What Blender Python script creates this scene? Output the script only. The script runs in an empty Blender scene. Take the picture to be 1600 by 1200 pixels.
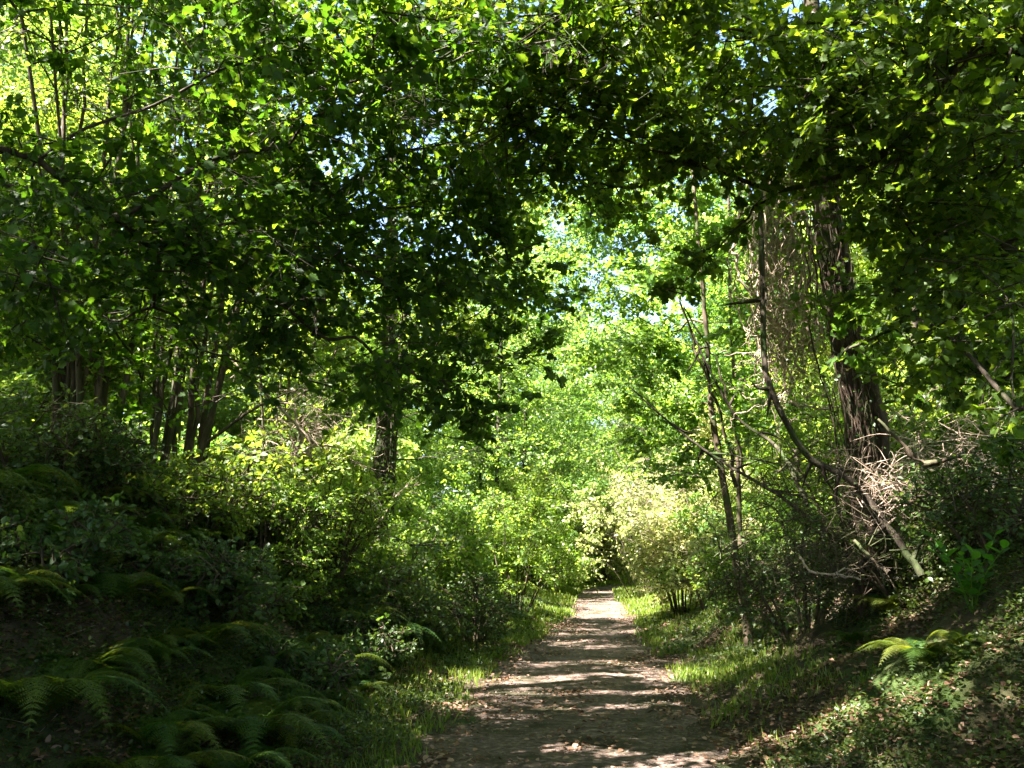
import bpy, math, random
import numpy as np
from mathutils import Vector

# ---------------------------------------------------------------- camera, world, sun, exposure
S = bpy.context.scene
COL = S.collection
rng = np.random.default_rng(11)
random.seed(5)
F = 1333.0
PITCH = math.radians(11.2)
CAMZ = 1.5
cam_d = bpy.data.cameras.new('camera')
cam_d.sensor_width = 36.0
cam_d.lens = 36.0 * F / 1600.0
cam_d.clip_start = 0.05
cam_d.clip_end = 2000
cam = bpy.data.objects.new('camera', cam_d)
cam.location = (0, 0, CAMZ)
cam.rotation_euler = (math.radians(90) + PITCH, 0, 0)
COL.objects.link(cam)
S.camera = cam

SUN_EL = math.radians(55)
SUN_AZ = math.radians(-117)           # from +Y towards +X: the sun stands to the left, a little behind
sund = Vector((math.sin(SUN_AZ) * math.cos(SUN_EL), math.cos(SUN_AZ) * math.cos(SUN_EL), math.sin(SUN_EL)))
SHX, SHY = -sund[0] / sund[2], -sund[1] / sund[2]      # how far a shadow lands per metre of height
W = bpy.data.worlds.new('World')
S.world = W
W.use_nodes = True
nt = W.node_tree
nt.nodes.clear()
sky = nt.nodes.new('ShaderNodeTexSky')
sky.sky_type = 'NISHITA'
sky.sun_disc = False
sky.sun_elevation = SUN_EL
sky.sun_rotation = SUN_AZ
bg = nt.nodes.new('ShaderNodeBackground')
bg.inputs['Strength'].default_value = 0.05
ow = nt.nodes.new('ShaderNodeOutputWorld')
nt.links.new(sky.outputs[0], bg.inputs[0])
nt.links.new(bg.outputs[0], ow.inputs[0])
sl = bpy.data.lights.new('sun', 'SUN')
sl.energy = 5.0
sl.angle = math.radians(0.5)
sl.color = (1.0, 0.95, 0.86)
so = bpy.data.objects.new('sun', sl)
so.rotation_euler = sund.to_track_quat('Z', 'Y').to_euler()
so.location = (0, 0, 60)
COL.objects.link(so)
S.view_settings.view_transform = 'Standard'
S.view_settings.look = 'None'
S.view_settings.gamma = 1.0
S.view_settings.exposure = 3.85
S.cycles.max_bounces = 7
S.cycles.diffuse_bounces = 5
S.cycles.glossy_bounces = 2
S.cycles.transmission_bounces = 4
S.cycles.caustics_reflective = False
S.cycles.caustics_refractive = False


# ---------------------------------------------------------------- helpers
def P(px, py, Y):
    """a point of the place seen at a photo pixel, Y metres ahead"""
    u = (px - 800) / F
    v = (600 - py) / F
    cy = math.cos(PITCH) - v * math.sin(PITCH)
    cz = math.sin(PITCH) + v * math.cos(PITCH)
    return np.array([u / cy * Y, Y, CAMZ + cz / cy * Y])


def sstep(a, b, x):
    t = np.clip((x - a) / (b - a), 0, 1)
    return t * t * (3 - 2 * t)


_tab = np.random.default_rng(3).random((256, 256))


def vnoise(x, y):
    xi = np.floor(x).astype(int)
    yi = np.floor(y).astype(int)
    fx = x - xi
    fy = y - yi
    fx = fx * fx * (3 - 2 * fx)
    fy = fy * fy * (3 - 2 * fy)
    a = _tab[xi % 256, yi % 256]
    b = _tab[(xi + 1) % 256, yi % 256]
    c = _tab[xi % 256, (yi + 1) % 256]
    d = _tab[(xi + 1) % 256, (yi + 1) % 256]
    return (a * (1 - fx) + b * fx) * (1 - fy) + (c * (1 - fx) + d * fx) * fy


def fbm(x, y, s, o=3):
    v = 0
    a = 1
    for k in range(o):
        v = v + a * (vnoise(x / s + 17.3 * k, y / s + 5.1 * k) - 0.5)
        s = s / 2.1
        a = a * 0.5
    return v


_py = np.array([-40, -6, 0, 6, 9.75, 14.8, 18.5, 23.5, 30, 36, 41, 48, 60, 80, 120])
_px = np.array([0.0, .2, .3, .43, .75, 1.25, 1.85, 2.35, 2.8, 3.6, 5.2, 9.0, 17, 34, 70])


def path_x(y):
    return np.interp(y, _py, _px)


def edge_dist(x, y):
    """signed distance outside the path edge, left side negative sign returned separately"""
    d = x - path_x(y)
    hw = 1.1 + 0.13 * (vnoise(y * 0.9, y * 0 + 3) - .5) * 2 + 0.1 * (vnoise(y * 2.6, y * 0 + 9) - .5) * 2
    hw = hw * np.interp(y, [0, 10, 13.2, 15, 17.5, 21, 30, 44], [1.03, 1.06, 1.03, .86, .74, .64, .68, .68])
    return np.abs(d) - hw, np.sign(d)


def H(x, y):
    x = np.asarray(x, float)
    y = np.asarray(y, float)
    t, s = edge_dist(x, y)
    tt = np.maximum(t, 0)
    left = np.interp(tt, [0, .5, 1.3, 2.4, 3.4, 5, 9, 30], [0, .07, .42, 1.35, 1.95, 2.25, 2.5, 3.0])
    right = np.interp(tt, [0, .5, 1.4, 2.3, 3.1, 4.5, 9, 30], [0, .08, .5, 1.15, 1.72, 2.1, 2.45, 3.0])
    b = np.where(s < 0, left, right)
    amp = np.interp(y, [0, 12, 18, 24, 34, 60], [1, 1, .8, .55, .42, .4])
    # verge pocket on the left around 12-17 m
    b = b * amp
    b = b * (1 - 0.35 * sstep(10, 12, y) * sstep(19, 16, y) * (s < 0) * sstep(2.6, 1.0, tt))
    n = fbm(x, y, 2.2) * 0.5 * sstep(0.2, 1.6, tt) + fbm(x, y, .45, 3) * 0.12 * sstep(0.0, .5, tt)
    far = fbm(x, y, 30.0, 2) * 3 * sstep(50, 160, np.hypot(x, y))
    return b + n + far + fbm(x, y, .8, 2) * 0.008


def tag(o, label=None, cat=None, group=None, kind=None):
    if label:
        o['label'] = label
    if cat:
        o['category'] = cat
    if group:
        o['group'] = group
    if kind:
        o['kind'] = kind
    return o


def empty(name, loc, label, cat, group=None):
    o = bpy.data.objects.new(name, None)
    o.empty_display_size = .2
    o.location = loc
    COL.objects.link(o)
    return tag(o, label, cat, group)


class MB:
    """collects vertices and faces (with numpy) into one mesh"""

    def __init__(self):
        self.v = []
        self.l = []
        self.c = []
        self.n = 0

    def add(self, verts, faces):
        """verts (n,3), faces (m,k)"""
        verts = np.asarray(verts, np.float32).reshape(-1, 3)
        faces = np.asarray(faces, np.int32)
        self.v.append(verts)
        self.l.append((faces + self.n).ravel())
        self.c.append(np.full(len(faces), faces.shape[1], np.int32))
        self.n += len(verts)

    def shapes(self, pos, d, nrm, size, shape, width=None):
        """scatter copies of a small leaf shape"""
        pos = pos.reshape(-1, 3)
        d = d.reshape(-1, 3)
        nrm = nrm.reshape(-1, 3)
        N = len(pos)
        if N == 0:
            return
        d = d / (np.linalg.norm(d, axis=1, keepdims=True) + 1e-9)
        sd = np.cross(d, nrm)
        sd /= (np.linalg.norm(sd, axis=1, keepdims=True) + 1e-9)
        up = np.cross(sd, d)
        sv, fs = shape
        sv = np.asarray(sv, float)
        size = np.broadcast_to(np.asarray(size, float), (N,))
        w = size if width is None else size * width
        V = (pos[:, None, :] + sv[None, :, 0:1] * sd[:, None, :] * w[:, None, None]
             + sv[None, :, 1:2] * d[:, None, :] * size[:, None, None]
             + sv[None, :, 2:3] * up[:, None, :] * size[:, None, None])
        base = self.n
        M = len(sv)
        self.v.append(V.reshape(-1, 3).astype(np.float32))
        off = (np.arange(N) * M)[:, None] + base
        byk = {}
        for f in fs:
            byk.setdefault(len(f), []).append(f)
        for k, lst in byk.items():
            fa = np.asarray(lst).reshape(-1)
            self.l.append((off + fa[None, :]).ravel().astype(np.int32))
            self.c.append(np.full(N * len(lst), k, np.int32))
        self.n += N * M

    def segs(self, A, B, ra, rb, n=3):
        """many straight tapered twigs at once"""
        A = A.reshape(-1, 3)
        B = B.reshape(-1, 3)
        N = len(A)
        if N == 0:
            return
        ra = np.broadcast_to(ra, (N,)).reshape(-1)
        rb = np.broadcast_to(rb, (N,)).reshape(-1)
        d = B - A
        d /= (np.linalg.norm(d, axis=1, keepdims=True) + 1e-9)
        h = np.where(np.abs(d[:, 2:3]) > .9, np.array([[1., 0, 0]]), np.array([[0, 0, 1.]]))
        s = np.cross(d, h)
        s /= (np.linalg.norm(s, axis=1, keepdims=True) + 1e-9)
        u = np.cross(s, d)
        an = np.arange(n) * 2 * math.pi / n
        ring = np.cos(an)[None, :, None] * s[:, None, :] + np.sin(an)[None, :, None] * u[:, None, :]
        V = np.concatenate([A[:, None] + ring * ra[:, None, None], B[:, None] + ring * rb[:, None, None]], 1)
        f = []
        for k in range(n):
            k2 = (k + 1) % n
            f.append([k, k2, n + k2, n + k])
        fa = (np.arange(N) * 2 * n)[:, None, None] + np.array(f)[None]
        self.add(V.reshape(-1, 3), fa.reshape(-1, 4))

    def tube(self, pts, rad, n=8, rough=0.0, cap=True):
        pts = np.asarray(pts, float)
        m = len(pts)
        rad = np.interp(np.linspace(0, 1, m), np.linspace(0, 1, len(rad)), rad)
        T = np.gradient(pts, axis=0)
        T /= (np.linalg.norm(T, axis=1, keepdims=True) + 1e-9)
        ref = np.array([0.31, 0.94, 0.12])
        if abs(T[0] @ ref) > .9:
            ref = np.array([0.9, .1, .4])
        rings = []
        an = np.arange(n) * 2 * math.pi / n
        for i in range(m):
            s = np.cross(T[i], ref)
            s /= np.linalg.norm(s)
            u = np.cross(s, T[i])
            ref = u if abs(T[i] @ u) < .9 else ref
            ref = np.cross(s, T[i]) * -1 if False else ref
            r = rad[i] * np.ones(n)
            if rough:
                r = r * (1 + rough * (rng.random(n) - .5))
            rings.append(pts[i] + np.cos(an)[:, None] * s * r[:, None] + np.sin(an)[:, None] * u * r[:, None])
        V = np.concatenate(rings)
        f = []
        for i in range(m - 1):
            for k in range(n):
                k2 = (k + 1) % n
                f.append([i * n + k, i * n + k2, (i + 1) * n + k2, (i + 1) * n + k])
        self.add(V, f)

    def build(self, name, mat, parent=None, smooth=False, loc=None):
        me = bpy.data.meshes.new(name)
        v = np.concatenate(self.v)
        l = np.concatenate(self.l)
        c = np.concatenate(self.c)
        me.vertices.add(len(v))
        me.vertices.foreach_set('co', v.ravel())
        me.loops.add(len(l))
        me.loops.foreach_set('vertex_index', l)
        me.polygons.add(len(c))
        st = np.zeros(len(c), np.int32)
        st[1:] = np.cumsum(c)[:-1]
        me.polygons.foreach_set('loop_start', st)
        me.polygons.foreach_set('loop_total', c)
        if smooth:
            me.polygons.foreach_set('use_smooth', np.ones(len(c), bool))
        me.update(calc_edges=True)
        me.materials.append(mat)
        o = bpy.data.objects.new(name, me)
        COL.objects.link(o)
        if parent is not None:
            o.parent = parent
        if loc is not None:
            o.location = loc
        return o


def curve(ctrl, n=24):
    """Catmull-Rom through control points"""
    c = np.asarray(ctrl, float)
    if len(c) == 2:
        return c[0] + (c[1] - c[0]) * np.linspace(0, 1, n)[:, None]
    c = np.vstack([2 * c[0] - c[1], c, 2 * c[-1] - c[-2]])
    out = []
    m = len(c) - 3
    for t in np.linspace(0, m - 1e-6, n):
        i = int(t)
        u = t - i
        p0, p1, p2, p3 = c[i:i + 4]
        out.append(.5 * ((2 * p1) + (-p0 + p2) * u + (2 * p0 - 5 * p1 + 4 * p2 - p3) * u * u
                         + (-p0 + 3 * p1 - 3 * p2 + p3) * u ** 3))
    return np.array(out)


def mirror(pts, tip, z=.05):
    """left outline points -> two folded halves"""
    v = [(0, 0, 0)] + [(x, y, z * abs(x) * 4) for x, y in pts] + [(0, tip, 0)]
    k = len(pts)
    v += [(-x, y, z * abs(x) * 4) for x, y in pts]
    return v, [list(range(0, k + 2)), [0, k + 1] + list(range(2 * k + 1, k + 1, -1))]


QUAD = ([(0, 0, 0), (-.32, .48, .07), (0, 1, 0), (.32, .48, .07)], [[0, 2, 1], [0, 3, 2]])
OVAL = mirror([(-.27, .22), (-.36, .52), (-.2, .82)], 1.0, .09)
MAPLE = mirror([(-.20, .0), (-.42, .12), (-.38, .30), (-.56, .48), (-.33, .56), (-.26, .80), (-.12, .80)], 1.08, .07)
LANCE = mirror([(-.10, .2), (-.16, .5), (-.09, .8)], 1.0, .06)
BLADE = ([(-.04, 0, 0), (.04, 0, 0), (.03, .5, .04), (-.03, .5, .04), (0, 1, .22)], [[0, 1, 2, 3], [3, 2, 4]])


# ---------------------------------------------------------------- materials
def leafmat(name, cols, trans, tmix=.45, rough=.45, spec=.35, hue=.022):
    m = bpy.data.materials.new(name)
    m.use_nodes = True
    t = m.node_tree
    t.nodes.clear()
    g = t.nodes.new('ShaderNodeNewGeometry')
    r1 = t.nodes.new('ShaderNodeValToRGB')
    r2 = t.nodes.new('ShaderNodeValToRGB')
    for r, cs in ((r1, cols), (r2, trans)):
        e = r.color_ramp.elements
        while len(e) < len(cs):
            e.new(.5)
        for i, c in enumerate(cs):
            e[i].position = i / (len(cs) - 1)
            e[i].color = (*c, 1)
    p = t.nodes.new('ShaderNodeBsdfPrincipled')
    p.inputs['Roughness'].default_value = rough
    p.inputs['Specular IOR Level'].default_value = spec
    tr = t.nodes.new('ShaderNodeBsdfTranslucent')
    mx = t.nodes.new('ShaderNodeMixShader')
    mx.inputs[0].default_value = tmix
    o = t.nodes.new('ShaderNodeOutputMaterial')
    L = t.links.new
    L(g.outputs['Random Per Island'], r1.inputs[0])
    L(g.outputs['Random Per Island'], r2.inputs[0])
    oi = t.nodes.new('ShaderNodeObjectInfo')
    for src, dst in ((r1.outputs[0], p.inputs['Base Color']), (r2.outputs[0], tr.inputs[0])):
        hs = t.nodes.new('ShaderNodeHueSaturation')
        m1 = t.nodes.new('ShaderNodeMapRange')
        m1.inputs[3].default_value = .5 - hue
        m1.inputs[4].default_value = .5 + hue * .5
        m2 = t.nodes.new('ShaderNodeMapRange')
        m2.inputs[3].default_value = 1.15
        m2.inputs[4].default_value = .8
        L(oi.outputs['Random'], m1.inputs[0])
        L(oi.outputs['Random'], m2.inputs[0])
        L(m1.outputs[0], hs.inputs['Hue'])
        L(m2.outputs[0], hs.inputs['Value'])
        L(src, hs.inputs['Color'])
        L(hs.outputs[0], dst)
    L(p.outputs[0], mx.inputs[1])
    L(tr.outputs[0], mx.inputs[2])
    L(mx.outputs[0], o.inputs[0])
    return m


def surfmat(name, stops, scale=(6, 6, 6), rough=.85, bump=.5, detail=8, coord='Object', dist=.02, second=None, s2=1.5):
    m = bpy.data.materials.new(name)
    m.use_nodes = True
    t = m.node_tree
    t.nodes.clear()
    L = t.links.new
    tc = t.nodes.new('ShaderNodeTexCoord')
    mp = t.nodes.new('ShaderNodeMapping')
    mp.inputs['Scale'].default_value = scale
    L(tc.outputs[coord], mp.inputs[0])
    n = t.nodes.new('ShaderNodeTexNoise')
    n.inputs['Scale'].default_value = 1
    n.inputs['Detail'].default_value = detail
    n.inputs['Roughness'].default_value = .65
    L(mp.outputs[0], n.inputs[0])
    r = t.nodes.new('ShaderNodeValToRGB')
    e = r.color_ramp.elements
    while len(e) < len(stops):
        e.new(.5)
    for i, (q, c) in enumerate(stops):
        e[i].position = q
        e[i].color = (*c, 1)
    L(n.outputs[0], r.inputs[0])
    p = t.nodes.new('ShaderNodeBsdfPrincipled')
    p.inputs['Roughness'].default_value = rough
    p.inputs['Specular IOR Level'].default_value = .2
    last = r.outputs[0]
    if second:
        n2 = t.nodes.new('ShaderNodeTexNoise')
        n2.inputs['Scale'].default_value = s2
        n2.inputs['Detail'].default_value = 5
        L(tc.outputs[coord], n2.inputs[0])
        r2 = t.nodes.new('ShaderNodeValToRGB')
        r2.color_ramp.elements[0].position = .48
        r2.color_ramp.elements[1].position = .62
        L(n2.outputs[0], r2.inputs[0])
        mx = t.nodes.new('ShaderNodeMixRGB')
        L(r2.outputs[0], mx.inputs[0])
        L(last, mx.inputs[1])
        mx.inputs[2].default_value = (*second, 1)
        last = mx.outputs[0]
    L(last, p.inputs['Base Color'])
    b = t.nodes.new('ShaderNodeBump')
    b.inputs['Strength'].default_value = bump
    b.inputs['Distance'].default_value = dist
    L(n.outputs[0], b.inputs['Height'])
    L(b.outputs[0], p.inputs['Normal'])
    o = t.nodes.new('ShaderNodeOutputMaterial')
    L(p.outputs[0], o.inputs[0])
    return m


M = {}
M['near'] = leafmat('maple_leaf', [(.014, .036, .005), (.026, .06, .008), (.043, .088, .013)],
                    [(.05, .13, .005), (.12, .25, .010), (.24, .36, .016)], .47, .5, .22)  # colours lowered: the shade under the canopy is put into the leaf
M['hazel'] = leafmat('hazel_leaf', [(.035, .07, .012), (.06, .11, .018), (.085, .14, .025)],
                     [(.13, .26, .02), (.24, .38, .03), (.40, .48, .04)], .48)
M['mid'] = leafmat('bright_leaf', [(.048, .11, .016), (.08, .16, .028), (.125, .20, .04)],
                   [(.16, .33, .02), (.29, .48, .04), (.44, .57, .08)], .48)
M['far'] = leafmat('far_leaf', [(.058, .13, .022), (.10, .185, .04), (.145, .215, .06)],
                   [(.19, .37, .03), (.33, .51, .06), (.47, .6, .11)], .46)
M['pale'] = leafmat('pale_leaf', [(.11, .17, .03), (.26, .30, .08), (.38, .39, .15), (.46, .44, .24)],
                    [(.28, .42, .05), (.48, .54, .12), (.58, .58, .2), (.62, .58, .36)], .42, .4, .3)  # colours raised: the sun glare of the clearing is put into the leaf
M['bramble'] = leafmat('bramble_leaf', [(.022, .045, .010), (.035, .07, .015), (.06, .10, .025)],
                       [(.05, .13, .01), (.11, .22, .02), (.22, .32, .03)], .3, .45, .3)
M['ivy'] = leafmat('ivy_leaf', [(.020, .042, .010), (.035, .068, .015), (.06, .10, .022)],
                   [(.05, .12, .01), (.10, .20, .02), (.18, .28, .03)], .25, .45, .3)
M['fern'] = leafmat('fern_frond', [(.024, .050, .006), (.036, .072, .009), (.055, .09, .014)],
                    [(.08, .17, .010), (.13, .24, .015), (.21, .29, .025)], .42, .5, hue=.06)
M['grass'] = leafmat('grass_blade', [(.06, .11, .015), (.10, .15, .02), (.16, .18, .04)],
                     [(.18, .30, .02), (.30, .42, .03), (.44, .46, .08)], .4)
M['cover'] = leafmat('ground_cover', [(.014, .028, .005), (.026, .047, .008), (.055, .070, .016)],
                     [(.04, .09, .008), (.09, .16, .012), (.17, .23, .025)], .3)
M['litter'] = leafmat('dead_leaf', [(.06, .035, .02), (.14, .08, .045), (.32, .21, .15)],
                      [(.10, .05, .02), (.2, .10, .04), (.3, .2, .1)], .15, .7, .2)
M['sapling'] = leafmat('sapling_leaf', [(.03, .08, .012), (.05, .12, .02)],
                       [(.16, .42, .02), (.26, .52, .03)], .5)
M['bark'] = surfmat('dark_bark', [(.3, (.012, .009, .006)), (.5, (.04, .03, .022)), (.72, (.10, .078, .06))],
                    (16, 16, 4), .92, .9, dist=.02, second=(.025, .04, .010), s2=2.5)
M['bark_red'] = surfmat('reddish_bark', [(.28, (.012, .008, .005)), (.5, (.04, .026, .018)), (.75, (.13, .088, .064))],
                        (22, 22, 5), .92, .8, dist=.02, second=(.03, .034, .014), s2=4)
M['hazelbark'] = surfmat('hazel_bark', [(.3, (.022, .015, .009)), (.5, (.06, .043, .028)), (.72, (.14, .10, .07))],
                         (20, 20, 5), .75, .4, dist=.01, second=(.035, .042, .014), s2=3)
M['dry'] = surfmat('dry_twig', [(.3, (.17, .12, .085)), (.55, (.36, .27, .21)), (.75, (.52, .42, .34))],
                   (25, 25, 25), .8, .3, dist=.004)
M['ground'] = surfmat('woodland_soil', [(.3, (.014, .011, .006)), (.5, (.042, .030, .018)), (.74, (.10, .068, .045))],
                      (9, 9, 9), .95, .8, dist=.03, second=(.028, .045, .010), s2=.8)
M['path'] = surfmat('trodden_dirt', [(.28, (.028, .018, .013)), (.5, (.10, .068, .055)), (.74, (.26, .19, .165))],
                    (16, 16, 16), .95, 1.0, dist=.03, second=(.035, .03, .015), s2=1.6)
M['stone'] = surfmat('pebble', [(.3, (.05, .038, .03)), (.6, (.14, .11, .095))], (30, 30, 30), .8, .3, dist=.004)

# ---------------------------------------------------------------- ground and path


def axis(lo, hi, fine_lo, fine_hi, fine, grow=1.18):
    a = list(np.arange(fine_lo, fine_hi, fine))
    s = fine
    x = a[-1]
    while x < hi:
        s *= grow
        x += s
        a.append(x)
    s = fine
    x = a[0]
    while x > lo:
        s *= grow
        x -= s
        a.insert(0, x)
    return np.array(a)


gx = axis(-900, 900, -9, 10, .085)
gy = axis(-900, 900, 2.5, 30, .10, 1.10)
X, Y = np.meshgrid(gx, gy)
Z = H(X, Y)
g = MB()
nx, ny = len(gx), len(gy)
I = np.arange(nx * ny).reshape(ny, nx)
g.add(np.stack([X, Y, Z], -1).reshape(-1, 3),
      np.stack([I[:-1, :-1], I[:-1, 1:], I[1:, 1:], I[1:, :-1]], -1).reshape(-1, 4))
o = g.build('ground', M['ground'], smooth=True)
o['kind'] = 'structure'

# path sheet: lies a little proud of the ground and follows it
ys = np.concatenate([np.arange(-6, 20, .09), np.arange(20, 64, .25)])
ts = np.linspace(-1, 1, 34)
pv = []
for y in ys:
    cx = path_x(y)
    hwl = 1.1 + 0.13 * (vnoise(np.array(y * 0.9), np.array(3.)) - .5) * 2 + 0.1 * (vnoise(np.array(y * 2.6), np.array(9.)) - .5) * 2
    hwl = hwl * np.interp(y, [0, 10, 13.2, 15, 17.5, 21, 30, 44], [1.03, 1.06, 1.03, .86, .74, .64, .68, .68])
    e1 = 1.0 + .16 * (vnoise(np.array(y * 2.3), np.array(20.)) - .5) * 2
    e2 = 1.0 + .16 * (vnoise(np.array(y * 2.3), np.array(30.)) - .5) * 2
    xs = cx + ts * hwl * np.where(ts < 0, e1, e2)
    z = H(xs, np.full_like(xs, y)) + .014 - .020 * sstep(.86, 1.0, np.abs(ts))
    z = z - .010 * np.exp(-((np.abs(ts) - .5) / .16) ** 2) * np.clip(.6 + fbm(xs * 0 + y, xs * 0, 4.0, 1), 0, 1) + .004 * np.exp(-(ts / .2) ** 2)
    z = z + fbm(xs, np.full_like(xs, y), .16, 2) * .005 * (1 - sstep(.8, .95, np.abs(ts)))
    pv.append(np.stack([xs, np.full_like(xs, y), z], -1))
pv = np.array(pv)
I = np.arange(pv.shape[0] * pv.shape[1]).reshape(pv.shape[:2])
g = MB()
g.add(pv.reshape(-1, 3), np.stack([I[:-1, :-1], I[:-1, 1:], I[1:, 1:], I[1:, :-1]], -1).reshape(-1, 4))
o = g.build('path', M['path'], smooth=True)
o['kind'] = 'structure'


def on_ground(x, y, dz=0.):
    return np.stack([x, y, H(x, y) + dz], -1)


def rnd(n, a=-1, b=1):
    return rng.random(n) * (b - a) + a


def scatter(n, x0, x1, y0, y1, keep):
    x = rnd(n, x0, x1)
    y = y0 + (y1 - y0) * rng.random(n) ** 1.5
    k = keep(x, y) > rng.random(n)
    return x[k], y[k]


# fallen leaves
x, y = scatter(300000, -7, 9, 3, 26, lambda x, y: np.where(edge_dist(x, y)[0] < 0, .025 + .25 * sstep(.1, .3, fbm(x, y, .6)) + .15 * sstep(-.6, 0, edge_dist(x, y)[0]),
                                                        .75 * sstep(-.2, .25, fbm(x, y, 1.1) + .05)))
n = len(x)
g = MB()
d = np.stack([rnd(n), rnd(n), rnd(n) * .25], -1)
nn = np.stack([rnd(n) * .6, rnd(n) * .6, np.ones(n)], -1)
g.shapes(on_ground(x, y, .012 + rng.random(n) * .015 + .012 * (edge_dist(x, y)[0] < -.1)), d, nn, rnd(n, .022, .06), OVAL)
o = g.build('leaf_litter', M['litter'])
tag(o, 'brown fallen leaves strewn over the banks and the edges of the path', 'fallen leaves', kind='stuff')

# pebbles and crumbs on the path
n = 9000
y = 3 + 25 * rng.random(n) ** 1.6
x = path_x(y) + rnd(n) * 1.15
oc = ([(1, 0, 0), (0, 1, 0), (-1, 0, 0), (0, -1, 0), (0, 0, .7)], [[0, 1, 4], [1, 2, 4], [2, 3, 4], [3, 0, 4]])
g = MB()
g.shapes(on_ground(x, y, .012), np.stack([rnd(n), rnd(n), rnd(n) * .2], -1), np.tile([0, 0, 1.], (n, 1)), rnd(n, .003, .014), oc)
n = 420
y = 3.5 + 18 * rng.random(n) ** 1.5
x = path_x(y) + rnd(n) * 1.1
g.shapes(on_ground(x, y, .004), np.stack([rnd(n), rnd(n), rnd(n) * .2], -1), np.tile([0, 0, 1.], (n, 1)), rnd(n, .015, .04),
         ([(1, 0, 0), (.5, .8, 0), (-.4, .9, 0), (-1, 0, 0), (-.5, -.8, 0), (.6, -.7, 0), (.35, .2, .45), (-.4, -.1, .4)],
          [[0, 1, 6], [1, 2, 6], [2, 7, 6], [2, 3, 7], [3, 4, 7], [4, 5, 7], [5, 6, 7], [5, 0, 6]]))
o = g.build('gravel', M['stone'])
tag(o, 'small stones and crumbs scattered on the dirt path', 'gravel', kind='stuff')

# grass on the verges
def grass_keep(x, y):
    t, s = edge_dist(x, y)
    w = np.interp(y, [4, 12, 18, 30], [1.3, 1.6, 2.0, 2.6])
    k = sstep(-.12, .25, t) * sstep(w, w * .5, t)
    k = k * np.clip(.35 + 1.6 * fbm(x, y, .7), .03, 1)
    return k * np.interp(y, [3, 9, 14], [.7, .8, 1.0])


x, y = scatter(420000, -4, 9, 3, 34, grass_keep)
x2, y2 = scatter(60000, 0, 12, 30, 52, lambda x, y: sstep(-.1, .2, edge_dist(x, y)[0]) * sstep(3, 2, edge_dist(x, y)[0]))
x = np.concatenate([x, x2])
y = np.concatenate([y, y2])
n = len(x)
g = MB()
d = np.stack([rnd(n) * .45, rnd(n) * .45, np.ones(n)], -1)
nn = np.stack([rnd(n), rnd(n), rnd(n) * .1], -1)
L_ = rnd(n, .05, .14) * np.interp(y, [4, 14, 30], [.7, 1.2, 1.7])
g.shapes(on_ground(x, y, -.005), d, nn, L_, BLADE, width=np.interp(y, [4, 14, 30], [1.6, 1.8, 2.6]))
o = g.build('grass', M['grass'])
tag(o, 'short bright grass along both edges of the dirt path', 'grass', kind='stuff')

# low leafy ground cover on the banks
def cover_keep(x, y):
    t, s = edge_dist(x, y)
    return np.where((s > 0) & (y > 6.3), .75, 1.) * sstep(.0, .5, t) * np.clip(np.where((s > 0) & (y > 6.3), .55, .85) + 2.0 * fbm(x + 40, y, 1.0), 0.12, 1)


x, y = scatter(950000, -8, 10, 2.6, 24, cover_keep)
n = len(x)
g = MB()
d = np.stack([rnd(n), rnd(n), rnd(n, -.2, .7)], -1)
nn = np.stack([rnd(n) * .7, rnd(n) * .7, np.ones(n)], -1)
g.shapes(on_ground(x, y, .01 + rng.random(n) ** 2 * (.08 + .14 * sstep(.8, 2.2, edge_dist(x, y)[0]))), d, nn, rnd(n, .02, .055) * np.interp(y, [3, 8, 20], [.6, .85, 1.5]), OVAL)
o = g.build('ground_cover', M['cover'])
tag(o, 'low creeping leafy plants covering both banks beside the path', 'ground cover', kind='stuff')

# small dead sticks on the floor
x, y = scatter(5200, -7, 9, 3, 20, lambda x, y: np.where(edge_dist(x, y)[0] < .1, .04, .8))
n = len(x)
a = rng.random(n) * 6.28
ln = rnd(n, .05, .28)
A = on_ground(x, y, .02)
B = on_ground(x + np.cos(a) * ln, y + np.sin(a) * ln, .018)
g = MB()
kp = (np.abs(B[:, 2] - A[:, 2]) < .08) & ((y > 5.2) | (x < 0))
g.segs(A[kp], B[kp], .003, .0015, 3)
o = g.build('fallen_twigs', M['dry'])
tag(o, 'thin dry twigs lying among the leaves on the banks', 'fallen twigs', kind='stuff')


# ---------------------------------------------------------------- foliage builders
def norm(a):
    return a / (np.linalg.norm(a, axis=-1, keepdims=True) + 1e-9)


# gaps in the leaves that let the sun through in slots: x range, y range, ground height, share of leaves missing
GAPS = [(.2, 2.1, 6.8, 7.1, .02, .9), (1.9, 2.8, 6.65, 7.15, .2, .93), (2.7, 3.5, 6.55, 7.1, .6, .93),
        (-.5, 2.6, 10.5, 11.1, .02, .93), (.2, 1.8, 8.7, 9.0, .02, .9), (-.4, 1.9, 9.5, 9.8, .02, .9), (-.2, 2.4, 12.1, 12.6, .02, .9),
        (-3.4, -.8, 8.4, 12, .9, .75), (-1.6, -.5, 8.4, 10.9, .15, .7), (-1.2, .2, 12.6, 14.5, .2, .8),
        (2.3, 5.6, 16.3, 24, 2.4, .85), (.6, 5.6, 27, 40, 3.0, .7), (-1.2, 1.8, 15.5, 21, 2.4, .7), (-3.6, -1.2, 11.5, 14.2, 1.6, .6),
        (2.4, 3.5, 8.7, 10.1, 4.0, .85), (3.1, 4.3, 7.9, 8.9, 2.2, .75)]
CUR = np.zeros(3)


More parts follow.
